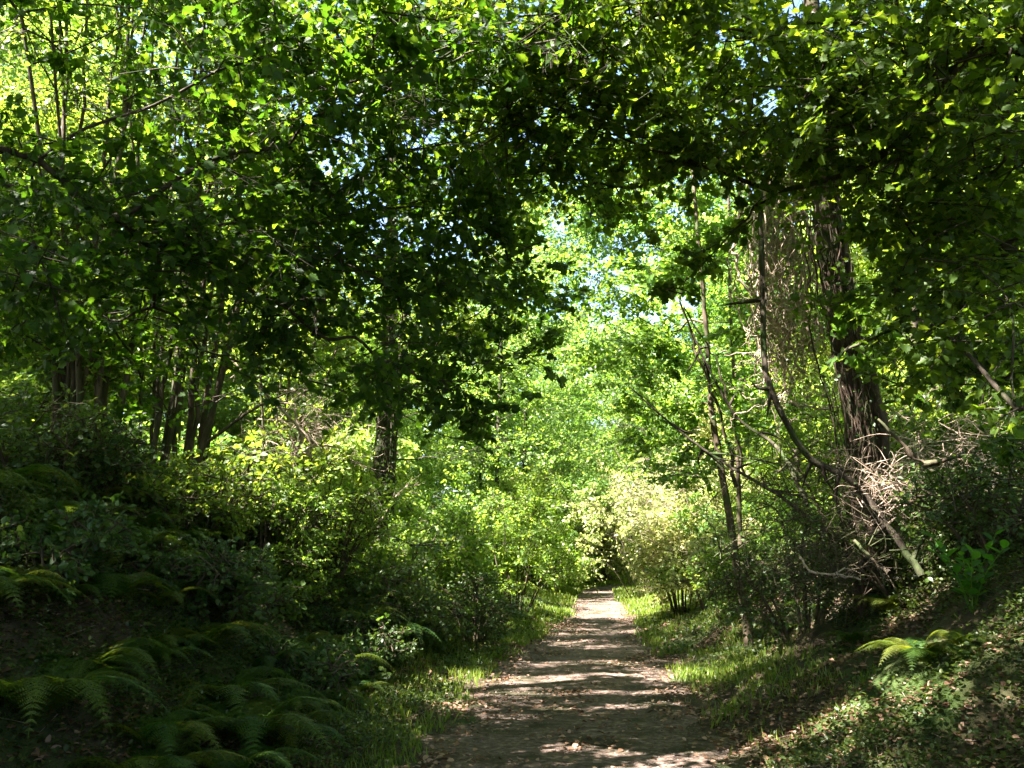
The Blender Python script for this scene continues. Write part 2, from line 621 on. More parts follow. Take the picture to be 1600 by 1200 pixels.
def shade_keep(p):
    w = p + CUR
    keep = np.ones(len(w), bool)
    for (x0, x1, y0, y1, z0, pr) in GAPS:
        h = w[:, 2] - z0
        lx = w[:, 0] + SHX * h
        ly = w[:, 1] + SHY * h + (vnoise(lx * 1.9, lx * 0 + y0) - .5) * .5 + .1 * np.sin(y0 * 7) * (lx - 1)
        ins = (lx > x0) & (lx < x1) & (ly > y0) & (ly < y1) & (h > .8) & (vnoise(lx * 1.3 + y0 * 3, ly * 3.0) > .3)
        keep &= ~(ins & (rng.random(len(w)) < pr))
    return keep


def clump(lm, tm, c, r, K=9, tw=9, lv=9, size=.08, shape=MAPLE, droop=.25, flat=.5, away=None, twr=.0025):
    """one clump: K side branches from its centre, each with tw twigs, each twig with lv alternate leaves"""
    c = np.asarray(c, float)
    r = np.broadcast_to(np.asarray(r, float), (3,))
    if size < .09:
        q_ = min(1.0, float(r[0]) / .7)
        tw = max(4, int(round(tw * q_)))
        lv = max(4, int(round(lv * q_)))
    u = norm(rng.normal(size=(K, 3)))
    if away is not None:
        u = norm(u + norm(np.asarray(away, float)) * .5)
    E = c + u * r * rnd((K, 1), .7, 1.05)
    Sx = np.broadcast_to(c, (K, 3)) + rng.normal(size=(K, 3)) * r * .2
    d = E - Sx
    ln = np.linalg.norm(d, axis=-1)[:, None]
    dn = norm(d)
    if tm is not None:
        mid = (Sx + E) / 2 + np.array([0, 0, .06]) * ln
        tm.segs(Sx, mid, twr * 3.2, twr * 2.2)
        tm.segs(mid, E, twr * 2.2, twr)
    t = (np.arange(tw) + .6) / tw
    t = np.clip(t[None] * .85 + .15 + rnd((K, tw), -.04, .04), .08, 1)
    up = norm(np.array([0, 0, 1.]) + rng.normal(size=(K, 1, 3)) * flat * .6)
    perp = norm(np.cross(dn[:, None, :], up))
    sgn = np.where(np.arange(tw) % 2 == 0, 1, -1)[None, :, None]
    O = Sx[:, None] + d[:, None] * t[..., None] + np.array([0, 0, .06]) * (ln * (1 - abs(2 * t - 1)))[..., None]
    td = norm(dn[:, None] * .7 + perp * sgn * .8 + rng.normal(size=(K, tw, 3)) * .25)
    tl = ln * rnd((K, tw), .35, .62) * (1.15 - .6 * t)
    Te = O + td * tl[..., None] - np.array([0, 0, 1.]) * (tl * .12)[..., None]
    if tm is not None:
        tm.segs(O, Te, twr, twr * .6)
    s = (np.arange(lv) + .7) / lv
    s = s[None, None] * np.ones((K, tw, 1))
    Pp = O[:, :, None] + (Te - O)[:, :, None] * s[..., None]
    s2 = np.where(np.arange(lv) % 2 == 0, 1, -1)[None, None, :, None]
    pr2 = norm(np.cross(td, np.broadcast_to(up, td.shape)))[:, :, None]
    ld = td[:, :, None] * .6 + pr2 * s2 * .85 + rng.normal(size=(K, tw, lv, 3)) * .3
    ld[..., 2] -= droop
    ln_ = np.broadcast_to(up, td.shape)[:, :, None] + rng.normal(size=(K, tw, lv, 3)) * flat
    sz = size * rnd((K, tw, lv), .45, 1.3)
    jit = rng.normal(size=(K, tw, lv, 3)) * size * .15
    pos_ = (Pp + jit).reshape(-1, 3)
    kp = shade_keep(pos_)
    ln_ = np.broadcast_to(ln_, ld.shape)
    lm.shapes(pos_[kp], ld.reshape(-1, 3)[kp], ln_.reshape(-1, 3)[kp], sz.reshape(-1)[kp], shape)


def grow(tm, trunks, cents, limb_r, sides=6, fine=.0052):
    """limbs that fork: every clump centre hangs on the nearest earlier one or on a trunk"""
    nodes = []
    for q, r in trunks:
        for i in range(int(len(q) * .15), len(q)):
            nodes.append([q[i], -1, r[i], 0.0])
    nt_ = len(nodes)
    tp = np.array([k[0] for k in nodes])
    cents = [np.asarray(c, float) for c in cents]
    dist = [np.min(np.linalg.norm(tp - c, axis=1)) for c in cents]
    order = np.argsort(dist)
    for oi in order:
        c = cents[oi]
        pos = np.array([k[0] for k in nodes])
        pen = np.array([k[3] for k in nodes])
        d = np.linalg.norm(pos - c, axis=1)
        rise = np.maximum(0, (pos[:, 2] - c[2])) * .6
        j = int(np.argmin(d + .35 * pen + rise))
        nodes.append([c, j, 0, pen[j] + d[j]])
    cnt = np.ones(len(nodes))
    for i in range(len(nodes) - 1, nt_ - 1, -1):
        cnt[nodes[i][1]] += cnt[i] if nodes[i][1] >= nt_ else 0
    for i in range(nt_, len(nodes)):
        c, j, _, _ = nodes[i]
        a = nodes[j][0]
        d = c - a
        L = np.linalg.norm(d)
        up = .08 if j < nt_ else .02
        m1 = a + d * .33 + np.array([0, 0, up * L]) + rng.normal(size=3) * .05 * L
        m2 = a + d * .68 + np.array([0, 0, up * .8 * L]) + rng.normal(size=3) * .05 * L
        r0_ = min(limb_r, fine * math.sqrt(cnt[i]) * 1.25)
        r1_ = min(limb_r, fine * math.sqrt(max(cnt[i] - .4, .5)))
        if j < nt_:
            r0_ = min(r0_ * 1.3, nodes[j][2])
        tm.tube(curve([a, m1, m2, c], 10), [r0_, (r0_ + r1_) / 2, r1_], sides)


def tree(name, label, cat, ctrl, r0, r1, clumps, size=.08, shape=MAPLE, leaf='near', bark='bark', group=None,
         K=9, tw=9, lv=9, limb_r=.05, twigs=True, droop=.3, flat=.85, n=30, sides=12, stems=(), flare=1.5, twr=.0025, rough=.12):
    """trunk follows ctrl (world points), clumps = [(centre, radius), ...]"""
    base = np.asarray(ctrl[0], float)
    CUR[:] = base if abs(base).sum() > 0 else (0, 0, -500)
    root = empty(name, tuple(base), label, cat, group)
    tm = MB()
    bm_ = MB()
    lm = MB()
    pts = curve(np.asarray(ctrl, float) - base, n)
    pts[1:-1, :2] += rng.normal(size=(n - 2, 2)) * r0 * .08
    pts[0, 2] -= .3
    cr = np.interp(np.linspace(0, 1, n), [0, .04, .12, 1], [r0 * flare, r0 * 1.15, r0, r1])
    tm.tube(pts, cr, sides, rough)
    allp = [(pts, cr)]
    for st in stems:
        sp = curve(np.asarray(st[0], float) - base, 22)
        sp[1:-1] += rng.normal(size=(20, 3)) * .02
        sr = np.interp(np.linspace(0, 1, 22), [0, 1], [st[1], st[2]])
        tm.tube(sp, sr, 8, rough)
        allp.append((sp, sr))
    for cl in clumps:
        c = np.asarray(cl[0], float) - base
        r = cl[1]
        kk = cl[2] if len(cl) > 2 else K
        clump(lm, bm_ if twigs else None, c, r, kk, tw, lv, size, shape, droop, flat, twr=twr)
    grow(tm, allp, [np.asarray(cl[0], float) - base for cl in clumps], limb_r)
    tm.build('trunk', M[bark], root, smooth=True)
    if twigs and clumps:
        bm_.build('twigs', M[bark], root)
    if clumps:
        lm.build('crown', M[leaf], root)
    return root


def dup(root, loc, rz=0, sc=1.0, label=None, group=None):
    r = root.copy()
    COL.objects.link(r)
    r.location = loc
    r.rotation_euler = (0, 0, rz)
    r.scale = (sc,) * 3 if np.isscalar(sc) else sc
    if label:
        r['label'] = label
    if group:
        r['group'] = group
    for ch in list(root.children):
        c = ch.copy()
        COL.objects.link(c)
        c.parent = r
        for h in ch.children:
            d_ = h.copy()
            COL.objects.link(d_)
            d_.parent = c
    return r


# ---------------------------------------------------------------- near canopy: trees whose boughs hang across the view
def C(px, py, Y, r, K=None):
    p = P(px, py, Y)
    r = r * 1.22 if r > .4 else r
    rr = (r, r, r * .6)
    return (p, rr) if K is None else (p, rr, K)


zb = float(H(-4.6, 3.6))
LEFT = [C(430, 90, 8, .7), C(560, 190, 8, .7), C(660, 140, 8, .7), C(760, 110, 8, .7), C(700, 270, 8.5, .7), C(480, 320, 7.5, .7), C(800, 330, 8.5, .5, 8), C(740, 690, 9.5, .3, 6), C(840, 460, 9, .5, 8), C(680, 540, 8, .6), C(350, 620, 8.5, .4, 6), C(770, 470, 8, .6, 9),
        C(605, 500, 8.5, .55, 8), C(615, 590, 9, .45, 8), C(590, 430, 8, .6, 8), C(625, 350, 8, .6, 9), C(560, 620, 8.5, .35, 6), C(220, 590, 7.5, .45, 7), C(310, 545, 7.5, .45, 7), C(170, 500, 7, .5, 7), C(30, 520, 6.5, .4, 6), C(260, 640, 8.5, .35, 6),
        C(330, 330, 6.4, .6, 8), C(400, 460, 6.4, .6, 8), C(250, 400, 6.2, .6, 8), C(120, 300, 6, .6, 7), C(20, 330, 6, .6, 7), C(500, 60, 5.6, .6),
        C(30, 20, 6, .5, 4), C(330, 20, 6, .6, 6), C(880, 120, 6, .5, 7), C(600, 20, 5.6, .6), 
        C(170, 340, 5.6, .75), C(60, 430, 5.2, .7), C(300, 400, 6, .75), C(430, 380, 6.2, .8), C(560, 420, 6.4, .8),
        C(680, 470, 6.8, .8), C(470, 500, 6.6, .7), C(590, 560, 7, .8), C(700, 610, 7.4, .55), C(390, 560, 6.4, .45, 6),
        C(790, 560, 7.4, .45, 6), C(800, 400, 7, .6, 7), C(540, 130, 5.4, .75), C(450, 230, 5.8, .8), C(620, 240, 6, .8),
        C(690, 90, 5.2, .7), C(760, 200, 6, .75), C(850, 280, 6.6, .6, 7), C(340, 110, 5.6, .6, 5), C(90, 90, 5.8, .6, 3),
        C(60, 250, 5.4, .6, 4), C(200, 180, 6.2, .5, 3), C(820, 60, 5.4, .6), C(330, 250, 6, .6, 7), C(440, 30, 5, .6),
        C(700, 330, 6.6, .6), C(240, 480, 6.6, .5, 6), C(520, 300, 6.2, .7), C(100, 560, 6.5, .5, 5)]
OVER = [((x, y, z), (1.5, 1.5, .8), 12) for x, y, z in
        [(-3.5, 3, 6.2), (-3.5, 7.4, 6.8), (-5.8, 5, 6.4), (-5.5, 2.5, 6), (-4, .5, 5.5), (-2, 1.5, 6), (-1.6, 2.6, 8.8), (-.2, 2.2, 9.2), (.4, 3.6, 9.4), (-1.0, 4.0, 9.6), (1.8, 3.0, 9.4), (1.4, 1.4, 9), (-.4, .8, 9), (-2.7, 2.3, 9.5), (-2.0, 1.5, 9.2)]]  # boughs above the frame, added to shade the path and the right bank
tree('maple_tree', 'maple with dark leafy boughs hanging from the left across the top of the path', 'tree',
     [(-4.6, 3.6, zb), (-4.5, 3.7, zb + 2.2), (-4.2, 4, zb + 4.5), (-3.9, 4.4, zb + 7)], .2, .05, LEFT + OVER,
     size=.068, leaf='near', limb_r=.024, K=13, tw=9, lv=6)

zb = float(H(4.9, 3.4))
RIGHT = [C(1020, 90, 8, .7), C(1200, 130, 7.5, .6), C(1400, 150, 7, .7), C(1530, 190, 6.5, .7), C(1460, 250, 7, .6), C(1530, 330, 6.5, .6), C(1360, 390, 7, .4, 8), C(1430, 430, 6.6, .5, 8), C(1560, 590, 6.5, .4, 7), C(1480, 600, 6.6, .35, 6), C(880, 90, 7.5, .6), C(1100, 200, 7.5, .6), C(1030, 250, 8, .4, 7), C(950, 290, 7, .5, 7), C(1000, 370, 8.5, .3, 5), C(860, 230, 6.8, .55, 7), C(900, 290, 7, .45, 6), C(980, 320, 7.4, .4, 5), C(820, 150, 6.4, .6), C(900, 20, 6, .6), C(760, 20, 5.8, .6), C(1100, 260, 6.3, .45, 7), C(1320, 180, 5.8, .6), C(1430, 200, 5.8, .6), C(1590, 140, 5.6, .6), C(1090, 40, 6, .5), C(1300, 90, 6, .5), C(1500, 300, 5.8, .55, 7), C(1210, 300, 6.3, .3, 5),
         C(930, 70, 5.6, .7), C(1040, 150, 5.8, .75), C(1150, 60, 5.6, .55, 6), C(1150, 190, 6, .75), C(1260, 160, 5.6, .8),
         C(1380, 60, 5.2, .75), C(1370, 250, 5.7, .8), C(1480, 130, 5.2, .75), C(1570, 250, 5.2, .7), C(1440, 330, 5.8, .6),
         C(1240, 220, 6, .5, 7), C(960, 210, 6.2, .6), C(880, 170, 6, .6), C(1110, 400, 6.6, .26, 6), C(1060, 450, 6.8, .2, 5),
         C(1520, 400, 5.6, .6, 7), C(1390, 470, 6, .45, 6), C(1500, 540, 5.6, .5, 6), C(1420, 590, 6, .36, 5), C(1590, 40, 5, .6),
         C(1000, 20, 5.3, .6), C(1580, 480, 5.4, .5, 6), C(1210, 60, 5.8, .3, 4), C(1590, 640, 5.2, .3, 5),
         C(1170, 340, 6.5, .25, 5)]
OVR2 = [((x, y, z), (1.5, 1.5, .8), 14) for x, y, z in
        [(3.5, 3, 5.8), (2, 1.5, 5.7), (4.6, 5.5, 6.2), (1, 3.2, 6.2), (3, 5.5, 6.6), (5.5, 2, 6.2), (1.2, -.5, 5.6), (3.8, .5, 6)]]  # more overhead boughs out of frame, added as shade
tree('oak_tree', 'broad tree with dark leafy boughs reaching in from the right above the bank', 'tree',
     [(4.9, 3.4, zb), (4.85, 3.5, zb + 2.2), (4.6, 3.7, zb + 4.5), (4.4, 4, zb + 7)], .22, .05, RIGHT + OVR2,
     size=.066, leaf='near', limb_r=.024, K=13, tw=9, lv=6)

# tall trees added so their high crowns shade the near path
def roof(name, label, x, y, pts, seed, r0=.22):
    r2 = np.random.default_rng(seed)
    z = float(H(x, y))
    cl = []
    for (a, b_) in pts:
        h = r2.uniform(8.2, 11.5)
        gy_ = b_ + SHY * h                       # where its shadow lands
        gx_ = a + SHX * h
        if -.5 < gx_ < 5.5 and (10.2 < gy_ < 11 or 6.6 < gy_ < 7.2):
            continue
        cl.append(((a, b_, h), (1.5, 1.5, .8), 18))
    return tree(name, label, 'tree', [(x, y, z), (x + .1, y, z + 3.5), (x + .2, y + .1, z + 7), (x, y, z + 10)], r0, .08, cl,
                size=.12, shape=QUAD, leaf='far', limb_r=.09, twigs=False, tw=9, lv=8)


rr_ = np.random.default_rng(5)
RP = [(a + rr_.normal() * .35, b_ + rr_.normal() * .35) for a in np.arange(-9.8, 3.6, 1.25) for b_ in np.arange(-4.5, 10.4, 1.25)]
RT = [(-6.8, 1.2), (-6.6, 6.8), (-1.2, -4.0), (5.6, -1.5)]
lab_ = ['tall oak on the left bank whose high crown shades the near path', 'tall broad crowned oak standing further up the left bank',
        'high crowned oak standing behind the viewer', 'high crowned oak to the right of the viewer']
grp_ = [[], [], [], []]
for q in RP:
    grp_[int(np.argmin([math.hypot(q[0] - a * .7, q[1] - b_) for a, b_ in RT]))].append(q)
for (a, b_), pts0, lb, sd in zip(RT, grp_, lab_, range(4)):
    roof('tall_oak_tree', lb, a, b_, pts0, 90 + sd)

# ---------------------------------------------------------------- hazel coppices on the left bank
def coppice(label, px0, Y0, ns, spread, seed, top=9.5, lean=0., clumps=20, low=3.0):
    r_ = np.random.default_rng(seed)
    b = P(px0, 800, Y0)
    bx, by = b[0], b[1]
    bz = float(H(bx, by))
    stems = []
    tops = []
    for k in range(ns):
        a = k / (ns - 1) * 2 - 1
        sx = bx + a * spread * .28 + r_.normal() * .05
        sy = by + r_.normal() * .18
        ex = bx + a * spread * 1.5 + lean + r_.normal() * .35
        ey = by + r_.normal() * 1.0
        h = top * r_.uniform(.65, 1)
        mx_ = sx + (ex - sx) * .3 + r_.normal() * .12
        rr = r_.uniform(.014, .046)
        stems.append(([(sx, sy, bz - .2), (mx_, sy + (ey - sy) * .35, bz + h * .42), (ex, ey, bz + h)], rr, .012))
        tops.append((ex, ey, bz + h))
    cl = []
    for k in range(clumps):
        s = stems[r_.integers(ns)][0]
        q = curve(s, 12)
        f = r_.uniform(low / top, 1)
        p = q[int(f * 11)] + np.array([r_.normal() * .6, r_.normal() * .6, 0])
        cl.append((p, (.8, .8, .5), 8))
    first = stems[0]
    return tree('hazel_coppice', label, 'tree', [np.array(first[0][0]) + [0, 0, .2]] + list(first[0][1:]), first[1], .012,
                cl, size=.075, shape=OVAL, leaf='hazel', bark='hazelbark', stems=stems[1:], limb_r=.018, tw=8, lv=8,
                flare=1.2, sides=8)


coppice('multi-stemmed hazel with a sunlit reddish stem at the far left of the bank', 110, 10.0, 11, .9, 1, 11.5, -.1, 54, 2.9)
coppice('multi-stemmed hazel fanning out on the left bank, its stems leaning to the right', 260, 11.0, 13, 1.1, 2, 11.5, .8, 58, 3.2)
coppice('slender hazel clump deeper in the wood behind the crossed dead branches', 440, 15.5, 7, .8, 3, 9, .3, 20, 3.)

# ---------------------------------------------------------------- single trees
def auto_clumps(seed, c0, spread, z0, z1, n, r, K=9):
    r_ = np.random.default_rng(seed)
    out = []
    for k in range(n):
        z = z0 + (z1 - z0) * (k + r_.random()) / n
        w = spread * math.sin(math.pi * min(.95, .18 + .75 * (z - z0) / (z1 - z0))) ** .7
        a = r_.random() * 6.283
        q = w * math.sqrt(r_.random())
        s = r * r_.uniform(.7, 1.2)
        out.append(((c0[0] + q * math.cos(a), c0[1] + q * math.sin(a), z), (s, s, s * .6), K))
    return out


# ivy-clad trunk left of the clearing
b = P(594, 800, 14)
b[2] = H(b[0], b[1])
tree('ivy_clad_tree', 'straight dark trunk covered in ivy on the left bank beside the clearing', 'tree',
     [b, P(597, 700, 14), P(606, 560, 14), P(612, 380, 14), P(620, 100, 14)], .135, .08,
     auto_clumps(21, P(600, 300, 14), 3.0, 4.6, 13.5, 40, 1.0), size=.085, shape=OVAL, leaf='hazel', limb_r=.05)

# main tree on the right, its two trunks lean left
b = P(1350, 770, 9)
b[2] = H(b[0], b[1])
b2 = P(1372, 775, 9.1)
b2[2] = H(b2[0], b2[1])
tree('leaning_oak_tree', 'tall vine-wrapped double trunk leaning left on the right bank', 'tree',
     [b, P(1335, 640, 9), P(1312, 520, 9), P(1290, 380, 9), P(1278, 240, 9.05), P(1268, 20, 9.1), P(1260, -250, 9.3)], .125, .085,
     auto_clumps(23, P(1270, -100, 9), 2.8, 7.0, 11.5, 18, 1.0), size=.08, leaf='near', bark='bark_red', limb_r=.07,
     stems=[([b2 - [0, 0, .2], P(1368, 650, 9.1), P(1345, 540, 9.1), P(1318, 400, 9.1), P(1300, 280, 9.1), P(1296, 60, 9.2)], .082, .05)],
     sides=18, n=60, rough=.09)

# thin trees at the right edge of the clearing
b = P(1165, 850, 12)
b[2] = H(b[0], b[1])
tree('slim_ash_tree', 'slim grey tree with bare slanting branches at the right edge of the clearing', 'tree',
     [b, P(1128, 740, 12), P(1112, 640, 12), P(1104, 520, 12), P(1090, 360, 12), P(1075, 180, 12.2)], .052, .022,
     auto_clumps(24, P(1090, 300, 12), 1.7, 3.9, 9.5, 24, .8, 8) + [(P(a, b_, c), (.75, .75, .3), 8) for a, b_, c in
        [(1000, 700, 13), (960, 560, 13), (1050, 640, 12.5), (1095, 700, 12.5), (1010, 640, 13.5), (1140, 600, 12), (1060, 740, 14), (1180, 680, 12), (1030, 560, 13)]],
     size=.075, shape=OVAL, leaf='mid', bark='hazelbark', limb_r=.025,
     stems=[([P(1150, 760, 12), P(1138, 690, 11.8), P(1100, 580, 11.6), P(1062, 470, 11.4)], .03, .012),
            ([P(1165, 745, 11.9), P(1140, 640, 11.6), P(1118, 560, 11.6), P(1068, 480, 11.5)], .02, .01)])
b = P(1152, 790, 15)
b[2] = H(b[0], b[1])
tree('young_elm_tree', 'young upright tree standing behind the slim grey one', 'tree',
     [b, P(1150, 640, 15), P(1142, 500, 15), P(1138, 300, 15)], .042, .025,
     auto_clumps(25, P(1140, 400, 15), 1.8, 4.0, 9.0, 14, .8, 7), size=.08, shape=OVAL, leaf='mid', bark='hazelbark', limb_r=.025)

# a long leafy bough of a small tree on the right
b = P(1640, 830, 7)
b[2] = H(b[0], b[1])
tree('young_maple_tree', 'small maple with green sunlit leaves on the right edge of the bank', 'tree',
     [b, P(1650, 650, 7), P(1630, 450, 7), P(1600, 200, 7)], .05, .03,
     [C(1400, 500, 7.2, .45, 7), C(1330, 545, 7.4, .35, 6), C(1480, 470, 7, .5, 8), C(1560, 420, 6.8, .5, 8), C(1540, 560, 6.8, .4, 7),
      C(1450, 600, 7, .4, 6), C(1560, 330, 7, .5, 8), C(1590, 690, 6.8, .3, 6), C(1590, 560, 6.6, .4, 6)],
     size=.085, leaf='hazel', limb_r=.025)

# trees that arch over the clearing
def arch(name, label, x, y, h, r0, seed, pix, r, leaf='mid', size=.085, extra=4, K=8):
    r2 = np.random.default_rng(seed)
    z = float(H(x, y))
    cl = []
    for (px, py, Y_) in pix:
        rr = r * r2.uniform(.8, 1.25)
        cl.append((P(px, py, Y_), (rr, rr, rr * .55), K))
    cl += auto_clumps(seed, (x, y), 2.2, z + h * .55, z + h, extra, 1.1, 10)
    cx = sum(c[0][0] for c in cl) / len(cl)
    return tree(name, label, 'tree', [(x, y, z), (x + .1, y, z + h * .4), (x + (cx - x) * .25, y, z + h)], r0, .04, cl,
                size=size, shape=OVAL, leaf=leaf, limb_r=.045, tw=10, lv=9)


arch('field_maple_tree', 'maple arching from the left over the sunny clearing', -2.6, 18, 7, .12, 61,
     [(560, 640, 17), (640, 560, 17), (720, 640, 17), (800, 600, 18), (760, 500, 17.5), (690, 440, 17), (850, 520, 18), (840, 420, 17.5),
      (620, 420, 17), (520, 500, 17), (760, 390, 17), (900, 580, 18.5), (790, 690, 18.5), (700, 720, 18)], .95, extra=1, K=7)
arch('rowan_tree', 'light crowned tree arching from the right over the clearing', 6.2, 19, 9, .11, 62,
     [(1080, 400, 18), (1000, 430, 18), (1040, 520, 18), (960, 520, 18.5), (1100, 560, 18), (1020, 600, 18.5), (940, 440, 18), (1090, 300, 17.5),
      (1010, 350, 18), (1060, 660, 18.5), (980, 670, 19), (1130, 470, 17), (930, 380, 18.5), (1150, 640, 17.5), (1060, 240, 17), (1180, 380, 17), (980, 280, 18), (900, 250, 18), (860, 300, 18), (820, 260, 17.5), (950, 180, 17), (970, 330, 18), (930, 320, 18.5), (900, 190, 17.5), (980, 230, 17.5), (1010, 700, 20), (1060, 720, 19), (960, 620, 19.5), (1100, 620, 18), (1000, 560, 19), (930, 480, 19), (960, 360, 19), (920, 340, 19), (1000, 310, 19), (980, 400, 19)], .95)
arch('walnut_tree', 'high leafy tree whose boughs meet above the middle of the path', -5.2, 13, 9.5, .10, 65,
     [(a + dx, b_ + dy, c) for a, b_, c, dx, dy in [(q, w_, 13 + ((q + w_) % 3) * .6, (w_ * 7) % 50 - 25, (q * 3) % 40 - 20)
                                                   for q in range(380, 1060, 95) for w_ in (-60, 40, 140, 230)]], 1.0, 'mid', .085, 4, 8)
arch('willow_tree', 'tall pale green tree rising behind the clearing', -.6, 31, 13, .09, 63,
     [(700, 560, 28), (800, 480, 28), (880, 400, 28), (780, 400, 28), (840, 300, 28), (930, 300, 28), (700, 340, 28), (960, 620, 29), (860, 620, 29), (940, 500, 28), (720, 450, 28), (640, 500, 28),
      (1000, 540, 28), (840, 540, 28), (900, 700, 29), (820, 710, 29), (770, 620, 30), (780, 690, 30), (770, 560, 29.5), (920, 330, 28), (960, 270, 28), (860, 260, 28), (1000, 330, 28.5), (960, 380, 29), (930, 360, 29), (990, 420, 29), (900, 560, 30), (960, 700, 31), (880, 640, 30), (970, 320, 27), (930, 270, 27)], 1.6, 'far', .12, 16)
arch('poplar_tree', 'pale tree standing behind the bright bush at the bend', 8.5, 31, 14, .16, 64,
     [(1080, 600, 28), (1140, 520, 28), (1020, 640, 28), (1100, 450, 28), (1160, 400, 28), (1040, 380, 28), (1200, 600, 28), (1120, 680, 28), (1230, 480, 28),
      (1010, 730, 29)], 1.6, 'far', .12, 20)

# ---------------------------------------------------------------- background wood: prototypes, then copies
def proto_tree(name, label, seed, h, leaf, size, n=26, spread=3.4, r=1.35, z0=.2, r0=.16, shape=QUAD, K=12, tw=11, lv=9, group=None):
    r_ = np.random.default_rng(seed)
    c = [(0, 0, 0), (r_.normal() * .2, r_.normal() * .2, h * .35), (r_.normal() * .4, r_.normal() * .4, h * .92)]
    return tree(name, label, 'tree', c, r0, .03, auto_clumps(seed, (0, 0), spread, h * z0, h, n, r, K), size=size, shape=shape,
                leaf=leaf, K=K, tw=tw, lv=lv, limb_r=.06, twigs=False, n=14, sides=8, group=group, bark='bark')


PT = [proto_tree('beech_tree', 't', 31, 16, 'far', .14, 44, 4.2, 1.9, .12),
      proto_tree('lime_tree', 't', 32, 13, 'mid', .12, 40, 3.4, 1.6, .12),
      proto_tree('chestnut_tree', 't', 33, 19, 'far', .15, 50, 4.6, 2.0, .12),
      proto_tree('elm_tree', 't', 34, 9, 'hazel', .10, 36, 2.7, 1.3, .14, .09),
      proto_tree('cherry_tree', 't', 35, 11, 'far', .12, 38, 3.2, 1.5, .10, .11)]
used = [False] * 5


def place_tree(k, x, y, sc, label, group):
    z = float(H(x, y)) - .05
    rz = random.random() * 6.28
    if not used[k]:
        used[k] = True
        o = PT[k]
        o.location = (x, y, z)
        o.rotation_euler = (0, 0, rz)
        o.scale = (sc,) * 3
        o['label'] = label
        o['group'] = group
        return o
    return dup(PT[k], (x, y, z), rz, sc, label, group)


BT = [  # kind, x, y, scale
    (3, -9, 17, 1.0), (3, -12, 15, 1.0), (3, -6.2, 21, .8), (0, -14, 24, 1.0), (4, -10, 24, .9), (2, -19, 30, 1.0), (1, -15, 19, 1.), (0, -22, 20, 1.),
    (0, -9, 34, 1.0), (1, -4.5, 33, .9), (4, -5.5, 27.5, .7), (2, -13, 42, 1.), (4, -1.5, 37, .85), (0, -5, 46, 1.0), (1, 0, 48, .9), (2, 2, 60, .9),
    (0, -20, 52, 1.1), (2, 9, 66, 1.0), (1, 5, 55, .9), (4, 3.5, 52, .7),
    (3, 7.5, 15, 1.0), (4, 9, 19, 1.0), (1, 12, 16, 1.0), (3, 7.8, 23, .85), (0, 13, 25, 1.0), (1, 9.5, 29, .9), (2, 17, 32, 1.0), (4, 9.5, 36, .9),
    (0, 13, 41, 1.0), (1, 11, 47, .9), (2, 18, 50, 1.0), (4, 15, 56, 1.0), (0, 23, 43, 1.), (1, 20, 24, 1.), (0, 12, 10.5, 1.0), (2, 24, 62, 1.1),
    (1, -3.5, 25, .55), (3, -6.5, 30, 1.), (0, 0, 42, .8), (4, 2.5, 41, .55), (1, 3, 46.5, .8), (0, 7, 50, .9), (2, 6, 72, 1.1), (2, 22, 78, 1.1), (1, -8, 52, 1.), (0, -16, 38, 1.),
    (1, -17, 13, .8), (4, -13.5, 20, 1.), (3, -10, 13.5, .7), (4, -16, 27, 1.), (0, -28, 32, 1.), (1, -24, 14, 1.), (4, 14, 20, 1.), (3, 10, 13, 1.), (1, 17, 12, 1.), (0, 26, 30, 1.), (0, 19, 38, 1.), (4, 13, 33, 1.),
    (0, -11, 20, 1.0), (1, -14.5, 16.5, 1.1), (0, -8.5, 27, .9), (2, .6, 36.5, .85), (0, 8.5, 38.5, .95), (2, -32, 40, 1.1), (2, 32, 44, 1.1), (0, -28, 58, 1.1), (0, -10, 62, 1.1), (2, -2, 72, 1.1), (0, 14, 76, 1.1), (2, 30, 74, 1.2), (2, -22, 76, 1.2)]
for (k, x, y, sc) in BT:
    side = 'left' if x < path_x(y) else 'right'
    if y < 30:
        gl = 'tall leafy tree in the sunlit wood behind the %s bank' % side
        gg = 'wood behind the %s bank' % side
    else:
        gl = 'far leafy tree closing the view beyond the bend of the path' if abs(x - 4) < 10 else 'distant tree deep in the wood on the %s' % side
        gg = gl.replace('tree', 'trees')
    place_tree(k, x, y, sc, gl, gg)
# trees added to shade the foreground (out of view, beside and behind the viewer)
for (k, x, y, sc) in [(3, -9.5, 4.5, 1.), (0, -11, 9.5, .55), (0, -10, 0, .8), (1, -7.5, -3, .9), (0, 0, -6, .8), (2, 7, -4, .8), (1, 9, 3, .9),
                      (0, -15, 5, 1.), (2, -13, -5, .9), (0, 12, 5, .9)]:
    place_tree(k, x, y, sc, 'tall shady tree standing beside the near stretch of the path', 'trees shading the near path')

